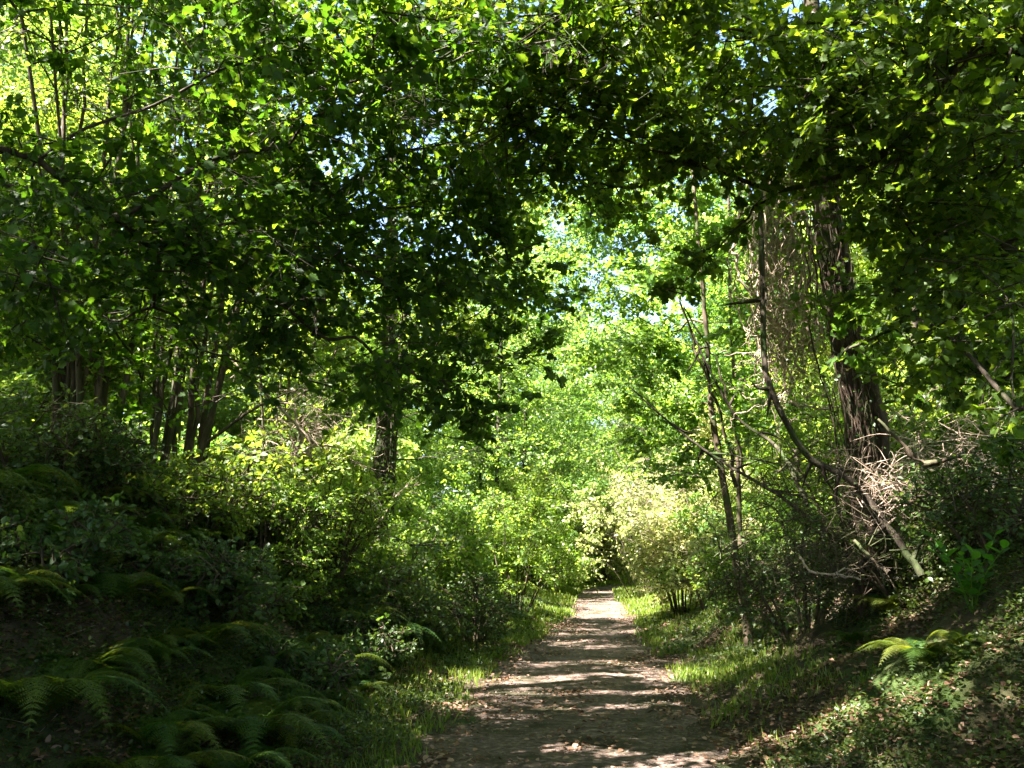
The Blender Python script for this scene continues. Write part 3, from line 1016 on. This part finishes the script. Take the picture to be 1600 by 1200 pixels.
# ---------------------------------------------------------------- shrubs
def bush(name, label, x, y, r, h, leaf, size, K=9, n=10, seed=0, shape=QUAD, group=None, tw=8, lv=8, bark='hazelbark', twr=.003):
    r_ = np.random.default_rng(seed + 100)
    z = float(H(x, y))
    cl = []
    for k in range(n):
        a = r_.random() * 6.283
        q = r * math.sqrt(r_.random()) * .8
        cz = z + h * r_.uniform(.2, .85) * (1 - .35 * (q / r) ** 2)
        s = min(r, h) * r_.uniform(.38, .6)
        cl.append(((x + q * math.cos(a), y + q * math.sin(a), cz), (s, s, s * .75), K))
    root = empty(name, (x, y, z), label, 'shrub', group)
    CUR[:] = (0, 0, -500)
    tm, lm = MB(), MB()
    for c in cl:
        cc = np.array(c[0]) - [x, y, z]
        b0 = np.array([cc[0] * .25, cc[1] * .25, -.1])
        tm.tube(curve([b0, (b0 + cc) / 2 + [0, 0, .1 * h], cc], 8), [.02, .014, .006], 5)
        clump(lm, tm, cc, c[1], K, tw, lv, size, shape, .2, 1.1, twr=twr)
    tm.build('stems', M[bark], root, smooth=True)
    lm.build('foliage', M[leaf], root)
    return root


bush('field_maple_bush', 'bright green bush lit by the sun at the left side of the clearing', *P(800, 850, 19)[:2], 1.5, 3.0, 'mid', .085, seed=1, n=16)
bush('laurel_bush', 'large rounded green bush between the ivy trunk and the clearing', *P(700, 850, 15.5)[:2], 1.3, 2.2, 'mid', .075, seed=2, n=16)
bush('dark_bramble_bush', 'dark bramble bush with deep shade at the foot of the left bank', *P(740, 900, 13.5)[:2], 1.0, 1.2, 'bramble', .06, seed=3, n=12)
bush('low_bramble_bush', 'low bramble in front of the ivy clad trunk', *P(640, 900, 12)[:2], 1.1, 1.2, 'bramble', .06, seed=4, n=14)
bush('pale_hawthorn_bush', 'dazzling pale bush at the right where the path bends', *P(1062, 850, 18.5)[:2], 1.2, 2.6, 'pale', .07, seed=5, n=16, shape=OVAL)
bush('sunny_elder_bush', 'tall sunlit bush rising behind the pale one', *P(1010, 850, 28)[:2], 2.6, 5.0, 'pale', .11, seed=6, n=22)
bush('low_elder_bush', 'low leafy bush at the left edge of the path where it bends', 3.3, 40.0, 1.0, 1.7, 'far', .11, seed=51, n=18)
bush('low_privet_bush', 'low bush across the path beyond its bend', 5.3, 47.5, 1.5, 2.0, 'far', .12, seed=52, n=18)
bush('holly_bush', 'dark green bush at the end of the path', *P(900, 850, 44)[:2], 2.6, 3.4, 'mid', .13, seed=7, n=22)
bush('elder_bush', 'green bush beside the far left verge', *P(835, 850, 29)[:2], 1.7, 3.0, 'mid', .11, seed=8, n=18)
bush('blackthorn_bush', 'bush closing off the path beyond its bend', 10.5, 60, 4, 4.5, 'far', .15, seed=9, n=24)
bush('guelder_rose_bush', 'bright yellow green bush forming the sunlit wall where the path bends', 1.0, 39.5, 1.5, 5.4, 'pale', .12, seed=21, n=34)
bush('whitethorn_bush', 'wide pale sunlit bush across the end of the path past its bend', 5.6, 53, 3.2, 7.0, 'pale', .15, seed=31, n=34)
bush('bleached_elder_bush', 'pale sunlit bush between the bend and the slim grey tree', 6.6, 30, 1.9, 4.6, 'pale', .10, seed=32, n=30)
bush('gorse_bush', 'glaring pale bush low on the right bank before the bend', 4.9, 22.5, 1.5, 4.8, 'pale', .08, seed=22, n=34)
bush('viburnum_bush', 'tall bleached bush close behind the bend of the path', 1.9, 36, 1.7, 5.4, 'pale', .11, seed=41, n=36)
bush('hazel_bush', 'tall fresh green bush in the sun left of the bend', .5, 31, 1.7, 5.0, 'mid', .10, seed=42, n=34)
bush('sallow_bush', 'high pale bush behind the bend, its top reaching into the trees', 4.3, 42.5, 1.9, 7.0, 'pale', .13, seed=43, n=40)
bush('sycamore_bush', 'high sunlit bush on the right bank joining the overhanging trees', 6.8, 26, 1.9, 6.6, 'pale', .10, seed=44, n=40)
bush('young_birch_bush', 'bright green bush low behind the end of the path', 3.6, 44.5, 1.8, 2.8, 'pale', .12, seed=33, n=26)
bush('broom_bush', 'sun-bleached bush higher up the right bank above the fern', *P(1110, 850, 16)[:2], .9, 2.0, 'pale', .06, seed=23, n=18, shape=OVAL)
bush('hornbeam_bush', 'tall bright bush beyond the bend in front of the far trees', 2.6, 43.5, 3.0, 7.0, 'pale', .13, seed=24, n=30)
bush('spindle_bush', 'green bush at the right side beyond the bend', 9.5, 43, 2, 3.6, 'pale', .13, seed=10, n=20)
bush('privet_bush', 'sunlit shrub under the slim grey tree on the right', *P(1130, 850, 14)[:2], 1.0, 1.5, 'mid', .06, seed=11, n=12)
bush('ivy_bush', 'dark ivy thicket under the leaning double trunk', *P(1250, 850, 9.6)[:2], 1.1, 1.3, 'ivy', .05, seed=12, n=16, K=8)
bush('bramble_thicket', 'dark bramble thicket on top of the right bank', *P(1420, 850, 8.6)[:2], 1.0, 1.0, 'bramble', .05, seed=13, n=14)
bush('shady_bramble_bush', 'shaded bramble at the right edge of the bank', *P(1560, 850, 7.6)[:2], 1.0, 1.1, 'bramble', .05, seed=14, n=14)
bush('buckthorn_bush', 'leafy bush behind the leaning double trunk', *P(1330, 800, 13)[:2], 1.5, 2.6, 'hazel', .07, seed=15, n=18)
bush('dogwood_bush', 'olive leaved bush far right behind the brushwood', *P(1500, 800, 11.5)[:2], 1.6, 2.6, 'hazel', .07, seed=16, n=18)

for k, (px, Y_, r, h, lf, lb) in enumerate([
        (150, 8.6, .8, .9, 'bramble', 'dark bramble at the foot of the far left hazel'),
        (310, 9.2, .8, 1.0, 'hazel', 'low leafy bush in front of the leaning hazel stems'),
        (420, 10.2, .9, 1.2, 'mid', 'sunlit green bush above the left ferns'),
        (520, 11.5, .9, 1.3, 'mid', 'bright bush just left of the ivy clad trunk'),
        (455, 12.8, .9, 1.5, 'hazel', 'bush under the crossed dead branches'),
        (560, 9.6, .6, .6, 'bramble', 'small dark bramble on the slope under the ferns'),
        (40, 8.0, .8, .9, 'bramble', 'dark bramble at the left end of the bank'),
        (640, 13.6, .9, 1.5, 'mid', 'leafy bush right of the ivy clad trunk foot')]):
    q = P(px, 800, Y_)
    bush('bank_bush', lb, q[0], Y_, r, h, lf, .055, seed=200 + k, n=14, shape=OVAL)

rb = np.random.default_rng(31)
for k in range(16):
    y_ = rb.uniform(5.4, 12.5)
    x_ = path_x(y_) - 1.1 - rb.uniform(1.1, 3.8)
    hue_ = 'bramble' if y_ < 9 else ('hazel' if k % 2 else 'bramble')
    if k == 0:
        bb = [bush('slope_bramble', 's', 0, 0, .6, .55, 'bramble', .05, seed=300, n=12, shape=OVAL),
              bush('slope_bramble', 's', 0, 0, .6, .6, 'hazel', .05, seed=301, n=12, shape=OVAL)]
        ub = [0, 0]
    i_ = 0 if hue_ == 'bramble' else 1
    lb_ = 'low sprawling bramble among the ferns of the left bank'
    if not ub[i_]:
        ub[i_] = 1
        o = bb[i_]
        o.location = (x_, y_, float(H(x_, y_)) - .03)
        o['label'] = lb_
        o['group'] = 'brambles among the left ferns'
    else:
        dup(bb[i_], (x_, y_, float(H(x_, y_)) - .03), rb.random() * 6.28, rb.uniform(.7, 1.2), lb_, 'brambles among the left ferns')

# undergrowth shrubs copied through the wood
sh = [bush('undergrowth_shrub', 's', 0, 0, 1.5, 2.3, 'far', .10, seed=50, n=14),
      bush('undergrowth_shrub', 's', 0, 0, 1.3, 1.7, 'mid', .09, seed=51, n=12),
      bush('undergrowth_shrub', 's', 0, 0, 1.1, 1.3, 'hazel', .07, seed=52, n=12)]
su = [False] * 3
US = []
r_ = np.random.default_rng(77)
for y0, y1, n_, in ((12, 20, 16), (20, 32, 22), (32, 56, 30)):
    for k in range(n_):
        for tr_ in range(20):
            y_ = r_.uniform(y0, y1)
            x_ = path_x(y_) + r_.choice([-1, 1]) * r_.uniform(2.6, 3 + y_ * .45)
            if all((x_ - a) ** 2 + (y_ - b_) ** 2 > 3.2 for a, b_, _ in US):
                break
        US.append((x_, y_, int(r_.integers(2)) if y_ > 16 else int(r_.integers(1, 3))))
US += [(-6.5, 9, 2), (-4.4, 12, 2), (-8, 11.5, 1), (-5.5, 13.5, 1), (-3.2, 10.2, 2), (7.5, 10, 1), (6.4, 11, 2)]
for (x_, y_, k) in US:
    side = 'left' if x_ < path_x(y_) else 'right'
    lab = ('leafy shrub growing in the wood on the %s bank' % side) if y_ < 30 else ('far shrub in the undergrowth on the %s' % side)
    grp = ('shrubs on the %s bank' if y_ < 30 else 'far shrubs on the %s') % side
    z = float(H(x_, y_)) - .05
    rz = r_.random() * 6.28
    s_ = r_.uniform(.8, 1.25)
    if not su[k]:
        su[k] = True
        o = sh[k]
        o.location = (x_, y_, z)
        o.rotation_euler = (0, 0, rz)
        o.scale = (s_,) * 3
        o['label'] = lab
        o['group'] = grp
    else:
        dup(sh[k], (x_, y_, z), rz, s_, lab, grp)


# ---------------------------------------------------------------- ferns
def frond_mesh(mb, L, arch, spread, yaw, w=.24, np_=24):
    """one bipinnate frond rooted at the origin"""
    t = np.linspace(0, 1, np_ + 4)
    rr = L * spread * (t * .75 + .25 * t * t)
    zz = L * (arch * t - (arch * .95) * t ** 2.3)
    cy, sy = math.cos(yaw), math.sin(yaw)
    pts = np.stack([rr * cy, rr * sy, zz], -1)
    mb.tube(pts, [.004, .0015], 4)
    tang = np.gradient(pts, axis=0)
    tang = norm(tang)
    for i in range(3, np_ + 3):
        f = (i - 3) / np_
        ln = L * w * (math.sin(math.pi * (.18 + .82 * f) ** .8) * .9 + .06) * (1 - .3 * f)
        side0 = norm(np.cross(tang[i], [0, 0, 1.]))
        upv = np.cross(side0, tang[i])
        for s in (-1, 1):
            pd = norm(side0 * s + tang[i] * .35 - upv * .15 + rng.normal(size=3) * .05)
            m = 9
            q = (np.arange(m) + .5) / m
            pos = pts[i] + pd * (q * ln)[:, None]
            pos[:, 2] -= ln * .18 * q ** 2
            ld = norm(np.cross(pd, upv))
            ls = (1.05 - q) * ln * .22 + .003
            for s2 in (-1, 1):
                mb.shapes(pos, np.tile(ld * s2 + pd * .3, (m, 1)), np.tile(upv, (m, 1)) + rng.normal(size=(m, 3)) * .15, ls, QUAD, width=1.1)
            mb.shapes(pts[i][None], pd[None], upv[None], np.array([ln]), ([(-.014, 0, 0), (.014, 0, 0), (0, 1, -.1)], [[0, 1, 2]]))


def fern(seed, nf, L, label='f', group=None):
    root = empty('fern', (0, 0, 0), label, 'fern', group)
    r2 = np.random.default_rng(seed)
    for k in range(nf):
        mb = MB()
        yaw = k / nf * 6.283 + r2.normal() * .2
        frond_mesh(mb, L * r2.uniform(.75, 1.1), r2.uniform(.7, 1.15), r2.uniform(.7, .95), yaw)
        mb.build('frond', M['fern'], root)
    return root


FP = [fern(1, 9, .85), fern(2, 7, .7), fern(3, 11, 1.0)]
fu = [False] * 3


def place_fern(k, x, y, sc, label, group=None, tilt=0):
    z = float(H(x, y)) - .02
    rz = random.random() * 6.28
    if not fu[k]:
        fu[k] = True
        o = FP[k]
        o.location = (x, y, z)
        o.rotation_euler = (tilt, 0, rz)
        o.scale = (sc,) * 3
        o['label'] = label
        if group:
            o['group'] = group
    else:
        o = dup(FP[k], (x, y, z), rz, sc, label, group)
    return o


def ground_at(px, py):
    """where the sight line through a pixel meets the ground"""
    for Y_ in np.arange(3, 40, .05):
        p = P(px, py, Y_)
        if p[2] <= H(p[0], p[1]):
            return p
    return P(px, py, 12)


for k, (px, py, lab) in enumerate([(1225, 990, 'fern with one tall sunlit frond under the right bank'),
                                   (1330, 1010, 'spreading fern in the middle of the right bank'),
                                   (1440, 1040, 'fern beside the sunlit patch of dead leaves'),
                                   (1110, 920, 'yellow green fern glowing in the sun near the pale bush'),
                                   (1060, 960, 'small fern at the right verge of the clearing'),
                                   (1270, 960, 'small fern at the foot of the double trunk bank'),
                                   (1180, 1000, 'little fern low on the right verge'),
                                   (1500, 1010, 'shaded fern below the broad-leaved sapling'),
                                   (1390, 960, 'fern in front of the dark bramble thicket')]):
    p = ground_at(px, py)
    place_fern(k % 3, p[0], p[1], .62, lab)
rf = np.random.default_rng(9)
cnt = 0
pts_ = []
while cnt < 150:
    y_ = rf.uniform(4.6, 15)
    tt = rf.uniform(.9, 4.6)
    x_ = path_x(y_) - 1.1 - tt
    if any((x_ - a) ** 2 + (y_ - b_) ** 2 < .10 for a, b_ in pts_):
        continue
    pts_.append((x_, y_))
    cnt += 1
    if y_ < 8:
        lab, grp = 'shaded fern low down in the dark near part of the left bank', 'ferns in the dark left foreground'
    else:
        lab, grp = 'arching fern in the sun-flecked slope of the left bank', 'ferns on the sun-flecked left slope'
    place_fern(int(rf.integers(3)), x_, y_, rf.uniform(.5, 1.0), lab, grp)

# ---------------------------------------------------------------- broad leaved sapling on the right
p = ground_at(1520, 960)
p = np.array([p[0], p[1], H(p[0], p[1])])
root = empty('chestnut_sapling', tuple(p), 'bright green broad-leaved sapling on the right bank in front of dark brambles', 'plant')
tm, lm = MB(), MB()
rs = np.random.default_rng(4)
for k in range(6):
    a = k * 1.05 + .3
    e = np.array([math.cos(a) * .28, math.sin(a) * .2, .42 + .16 * rs.random()])
    q = curve([(0, 0, -.03), e * [.4, .4, .55], e], 8)
    tm.tube(q, [.006, .0025], 5)
    m = 11
    tq = np.linspace(.25, 1, m)
    pos = np.array([np.interp(tq, np.linspace(0, 1, 8), q[:, j]) for j in range(3)]).T
    ang = np.arange(m) * 2.4 + a
    dd = np.stack([np.cos(ang), np.sin(ang), .35 + rs.random(m) * .5], -1)
    lm.shapes(pos, dd, np.stack([rs.normal(size=m) * .3, rs.normal(size=m) * .3 - .3, np.ones(m)], -1), .075 + .05 * rs.random(m), OVAL, width=.85)
tm.build('stem', M['sapling'], root)
lm.build('foliage', M['sapling'], root)


# ---------------------------------------------------------------- bare branches, vines, dead wood
def bough(name, label, cat, ctrl, r0, r1, mat='bark', group=None, side=0, sl=.3, seed=0):
    base = np.asarray(ctrl[0], float)
    mb = MB()
    q = curve(np.asarray(ctrl, float) - base, 30)
    q[1:-1] += rng.normal(size=(28, 3)) * r0 * .25
    mb.tube(q, [r0, r1], 8, .15)
    r2 = np.random.default_rng(seed)
    for k in range(side):
        i = r2.integers(4, 29)
        d = norm((q[i] - q[i - 2])) + r2.normal(size=3) * .7
        e = q[i] + norm(d) * sl * r2.uniform(.5, 1.5)
        m_ = (q[i] + e) / 2 + r2.normal(size=3) * .03
        mb.tube(curve([q[i], m_, e], 6), [max(.004, r1 * .8), .0015], 4)
        for j in range(2):
            f = norm(e - q[i]) + r2.normal(size=3) * .7
            mb.segs(m_[None], (m_ + norm(f) * sl * .5)[None], np.array([.003]), np.array([.001]))
    o = mb.build(name, M[mat], loc=tuple(base), smooth=True)
    return tag(o, label, cat, group)


G = ground_at
bough('curved_branch', 'long dark branch bending down from the hanging vines to the right bank', 'branch',
      [P(1188, 300, 8.6), P(1190, 430, 8.6), P(1203, 600, 8.5), P(1262, 712, 8.4), P(1330, 752, 8.3), P(1400, 840, 8.2), P(1440, 900, 8.0)],
      .028, .035, side=14, sl=.35, seed=1)
bough('slanting_branch', 'thin dark branch slanting down across the right bank from the slim grey tree', 'branch',
      [P(985, 605, 10.5), P(1060, 672, 10.2), P(1130, 722, 10), P(1210, 770, 9.4), P(1300, 835, 9), P(1390, 895, 8.4)],
      .010, .024, side=16, sl=.4, seed=2)
bough('leaning_branch', 'bare branch rising from the slim grey tree towards the upper left', 'branch',
      [P(1062, 470, 11), P(1100, 560, 11), P(1150, 650, 10.8), P(1215, 700, 10.4), P(1262, 790, 9.8)], .010, .026, side=12, sl=.4, seed=3)
bough('fallen_branch', 'fallen branch lying over the brushwood at the right edge', 'branch',
      [P(1372, 655, 8.2), P(1430, 712, 8), P(1500, 770, 7.8), P(1600, 830, 7.5), P(1660, 850, 7.3)], .012, .045, mat='hazelbark', side=12, sl=.35, seed=4)
bough('dead_branch', 'dead branch leaning up to the right on the left bank', 'branch',
      [P(325, 690, 10.5), P(380, 650, 10.4), P(430, 622, 10.4), P(478, 606, 10.5)], .022, .008, mat='hazelbark', side=8, sl=.3, seed=5)
bough('dead_branch', 'grey dead branch sloping down to the right behind the leaning one', 'branch',
      [P(345, 545, 12), P(405, 605, 12), P(450, 650, 12), P(505, 705, 12)], .014, .024, mat='dry', side=14, sl=.5, seed=6)
bough('dead_branch', 'nearly level dead twig caught in the undergrowth left of the ivy trunk', 'branch',
      [P(400, 655, 12.5), P(450, 658, 12.4), P(500, 662, 12.4)], .010, .006, mat='dry', side=8, sl=.4, seed=7)
bough('dead_branch', 'steep dead stem standing below the crossed branches', 'branch',
      [P(460, 640, 12.2), P(475, 690, 12.2), P(495, 730, 12.2)], .014, .02, mat='dry', side=10, sl=.35, seed=8)
bough('broken_branch', 'broken pale stick propped at the foot of the ivy clad trunk', 'branch',
      [P(598, 810, 12.8), P(615, 780, 12.8), P(640, 755, 12.8)], .012, .006, mat='dry', side=6, sl=.25, seed=9)
bough('hanging_branch', 'thin dark branch hanging down at the top over the path', 'branch',
      [P(1000, -30, 6.5), P(997, 60, 6.5), P(1002, 130, 6.5), P(1006, 215, 6.5)], .012, .014, mat='bark', side=8, sl=.2, seed=10)
bough('bowed_branch', 'long dark bough bowing across the upper left', 'branch',
      [P(-60, 285, 6.2), P(80, 300, 6.3), P(190, 340, 6.5), P(320, 352, 6.7), P(470, 345, 7), P(600, 372, 7.2)], .026, .010, mat='bark', side=16, sl=.35, seed=11)
bough('pale_twig', 'thin pale twig curving down at the left edge', 'branch',
      [P(-40, 352, 6.2), P(60, 352, 6.2), P(100, 372, 6.2), P(135, 410, 6.2)], .007, .003, mat='hazelbark', side=3, sl=.2, seed=12)
bough('slender_branch', 'slender straight branch slanting up to the right near the top', 'branch',
      [P(640, 110, 5.6), P(690, 68, 5.6), P(740, 30, 5.6), P(800, -10, 5.6)], .006, .010, mat='bark', side=6, sl=.2, seed=13)
bough('forked_branch', 'dark branch climbing from the double trunk towards the upper right', 'branch',
      [P(1320, 548, 7.2), P(1400, 510, 7), P(1450, 470, 6.8), P(1510, 420, 6.6), P(1640, 345, 6.3)], .012, .02, side=14, sl=.4, seed=14)
p1, p2, p3 = G(1085, 990), G(1120, 965), G(1150, 935)
bough('fallen_log', 'thin sunlit log lying on the right verge', 'log', [p1 + [0, 0, .03], p2 + [0, 0, .05], p3 + [0, 0, .08]], .03, .02, mat='hazelbark', side=3, seed=15)
bough('root', 'pale crooked root showing in the dark part of the right bank', 'root',
      [P(1250, 870, 8.0), P(1268, 893, 7.9), P(1310, 898, 7.8), P(1345, 905, 7.8)], .012, .008, mat='dry', side=4, sl=.15, seed=16)
bough('root', 'orange brown root sloping down the right bank above the ferns', 'root',
      [P(1335, 845, 8.0), P(1372, 885, 7.7), P(1382, 915, 7.6)], .016, .010, mat='hazelbark', side=3, sl=.15, seed=17)

# vines
def vines(name, label, strands, r, mat, seed, leafy=0, jit=.05):
    r2 = np.random.default_rng(seed)
    base = np.asarray(strands[0][0], float)
    root = empty(name, tuple(base), label, 'vine')
    mb = MB()
    lm = MB()
    for st in strands:
        q = curve(np.asarray(st, float) - base, 26)
        w = np.cumsum(r2.normal(size=(26, 3)) * jit * .55, axis=0)
        w -= np.linspace(0, 1, 26)[:, None] * w[-1]
        q = q + w
        k = r * r2.uniform(.4, 1.3) * (2.4 if r2.random() < .1 else 1)
        mb.tube(q, [k, k * .7], 5)
        if leafy:
            i = r2.integers(0, 26, leafy)
            lm.shapes(q[i] + r2.normal(size=(leafy, 3)) * .05, r2.normal(size=(leafy, 3)), r2.normal(size=(leafy, 3)) + [0, -.6, .3],
                      r2.uniform(.03, .06, leafy), OVAL)
    mb.build('stems', M[mat], root, smooth=True)
    if leafy:
        lm.build('foliage', M['ivy' if mat != 'dry' else 'hazel'], root)
    return root


rv = np.random.default_rng(8)
st = []
for k in range(125):
    px = 1176 + 84 * rv.random() ** 1.2
    dpt = 9.3 + rv.random() * .8
    top = rv.uniform(180, 320)
    bot = rv.uniform(420, 640)
    st.append([P(px, top, dpt), P(px + rv.normal() * 9, (top + bot) / 2, dpt), P(px + rv.normal() * 16 + (bot - 400) * .1, bot, dpt)])
vines('hanging_vine', 'curtain of dry pale vines hanging in the sun left of the double trunk', st, .0085, 'dry', 1, leafy=12, jit=.085)
# tangle at the foot of the curtain
st = []
for k in range(120):
    a = P(rv.uniform(1200, 1300), rv.uniform(470, 640), rv.uniform(9.2, 10))
    b = a + rv.normal(size=3) * [.35, .25, .3]
    st.append([a, (a + b) / 2 + rv.normal(size=3) * .12, b])
vines('tangled_vine', 'tangle of tan vine stems below the hanging curtain', st, .005, 'dry', 2, leafy=3, jit=.04)
# ivy strands up the double trunk
st = []
tr = [P(1350, 770, 8.84), P(1335, 640, 8.84), P(1312, 520, 8.84), P(1290, 380, 8.84), P(1278, 240, 8.9), P(1268, 20, 8.95)]
for k in range(26):
    a = rv.uniform(-1, 1)
    off = np.array([a * .2, -.02 - .1 * (1 - a * a) + .1, 0])
    top = int(rv.integers(3, 6))
    st.append([q + off + np.array([rv.normal() * .05, 0, 0]) for q in tr[:top + 1]])
vines('climbing_vine', 'woody vines climbing the leaning double trunk', st, .008, 'bark_red', 3, leafy=14, jit=.05)
# ivy on the straight trunk
st = []
for k in range(18):
    a = rv.uniform(0, 6.28)
    off = np.array([math.cos(a) * .14, math.sin(a) * .14, 0])
    st.append([P(594, 800, 14) + off, P(597, 700, 14) + off, P(606, 560, 14) + off, P(612, 400, 14) + off])
vines('climbing_ivy', 'dark ivy wrapped round the straight trunk on the left bank', st, .010, 'bark', 4, leafy=70, jit=.06)

# brushwood heaps
def brush(label, px, py, Y, rx, rz, n, seed, mat='dry', L=.5, name='brushwood_pile'):
    r2 = np.random.default_rng(seed)
    c = P(px, py, Y)
    mb = MB()
    for k in range(n):
        a = r2.normal(size=3) * [rx, rx * .7, rz] * .6
        d = norm(r2.normal(size=3) * [1, .8, .7]) * L * r2.uniform(.4, 1.3)
        b = a + d
        m_ = (a + b) / 2 + r2.normal(size=3) * .09 * (L / .4)
        rr = r2.uniform(.0015, .006)
        mb.tube(curve([a, m_, b], 7), [rr, rr * .5], 4)
    o = mb.build(name, M[mat], loc=tuple(c), smooth=True)
    return tag(o, label, 'brushwood')


brush('heap of pale dry twigs at the foot of the double trunk', 1390, 765, 8.4, .36, .24, 260, 1, L=.3)
brush('loose dry stems standing behind the fallen branch', 1480, 700, 9.5, .8, .45, 260, 2, L=.55)
brush('thin dead stems tangled below the curved branch', 1230, 770, 8.9, .6, .5, 320, 3, mat='hazelbark', L=.4)
brush('dry stalks in the dark slope of the right bank', 1290, 870, 8.0, .6, .3, 160, 4, mat='hazelbark', L=.4)
brush('dry twigs under the crossed dead branches on the left', 480, 680, 12.5, .7, .4, 170, 5, L=.6)
brush('sunlit dry stems in the pale bush beside the path', 1010, 790, 17.5, .5, .8, 180, 6, L=.6)


# ---------------------------------------------------------------- labels that tell the members of a group apart
ORD = ['leftmost', 'second', 'third', 'fourth', 'fifth', 'sixth', 'seventh', 'eighth', 'ninth', 'tenth', 'eleventh', 'twelfth', 'thirteenth',
       'fourteenth', 'fifteenth', 'sixteenth', 'seventeenth', 'eighteenth', 'nineteenth', 'twentieth', 'twenty-first', 'twenty-second',
       'twenty-third', 'twenty-fourth', 'twenty-fifth', 'twenty-sixth', 'twenty-seventh', 'twenty-eighth', 'twenty-ninth', 'thirtieth']


def seen_at(o):
    x_, y_, z_ = o.location
    z_ += 1.5 if 'fern' not in o.name else .2
    d_ = y_ * math.cos(PITCH) + (z_ - CAMZ) * math.sin(PITCH)
    if d_ < .5:
        return None
    px = 800 + F * x_ / d_
    py = 600 - F * ((z_ - CAMZ) * math.cos(PITCH) - y_ * math.sin(PITCH)) / d_
    return (px, py) if -60 < px < 1660 and py < 1230 else None


def number(objs, phrase):
    vis = [(seen_at(o)[0], o) for o in objs if seen_at(o)]
    vis.sort(key=lambda q: q[0])
    for i, (_, o) in enumerate(vis):
        w = ORD[i % len(ORD)]
        o['label'] = phrase % (w if i == 0 else w + ' from left')


LOOK = {0: 'broad pale green tree', 1: 'round crowned tree', 2: 'very tall broad tree', 3: 'low bushy tree', 4: 'slender pale tree'}
tops = [o for o in S.objects if o.parent is None and o.type == 'EMPTY']
KIND = {'beech_tree': 0, 'lime_tree': 1, 'chestnut_tree': 2, 'elm_tree': 3, 'cherry_tree': 4}
for gname, where in (('wood behind the left bank', 'behind the left bank'), ('wood behind the right bank', 'in the wood behind the right bank'),
                     ('far leafy trees closing the view beyond the bend of the path', 'beyond the bend'),
                     ('distant trees deep in the wood on the left', 'deep in the left wood'),
                     ('distant trees deep in the wood on the right', 'deep in the right wood')):
    for kn, ki in KIND.items():
        number([o for o in tops if o.get('group') == gname and o.name.split('.')[0] == kn], LOOK[ki] + ' ' + where + ', %s of its kind')
for gname in ('shrubs on the left bank', 'shrubs on the right bank', 'far shrubs on the left', 'far shrubs on the right'):
    mem = [o for o in tops if o.get('group') == gname and o.name.split('.')[0] == 'undergrowth_shrub']
    meshes = sorted({o.children[1].data.name for o in mem})
    for mname, lk in zip(meshes, ('broad', 'medium', 'small')):
        number([o for o in mem if o.children[1].data.name == mname], lk + ' leafy one of the ' + gname + ', %s')
for gname, where, cuts in (('ferns in the dark left foreground', 'in the dark left foreground', (0, 5.8, 7.0, 99)),
                           ('ferns on the sun-flecked left slope', 'on the sun-flecked left slope', (0, 8.7, 9.5, 10.3, 11.2, 12.2, 13.4, 99))):
    mem = [o for o in tops if o.get('group') == gname]
    for k in range(len(cuts) - 1):
        row = ('nearest', 'second', 'third', 'fourth', 'fifth', 'sixth', 'farthest')[k]
        number([o for o in mem if cuts[k] <= o.location.y < cuts[k + 1]], 'green fern %s, %s row' % (where, row) + ', %s')
mem = [o for o in tops if o.get('group') == 'brambles among the left ferns']
number(mem, 'low sprawling bramble among the ferns of the left bank, %s')
number([o for o in tops if o.get('group') == 'trees shading the near path'], 'tall shady tree beside the near path, %s of those in view')
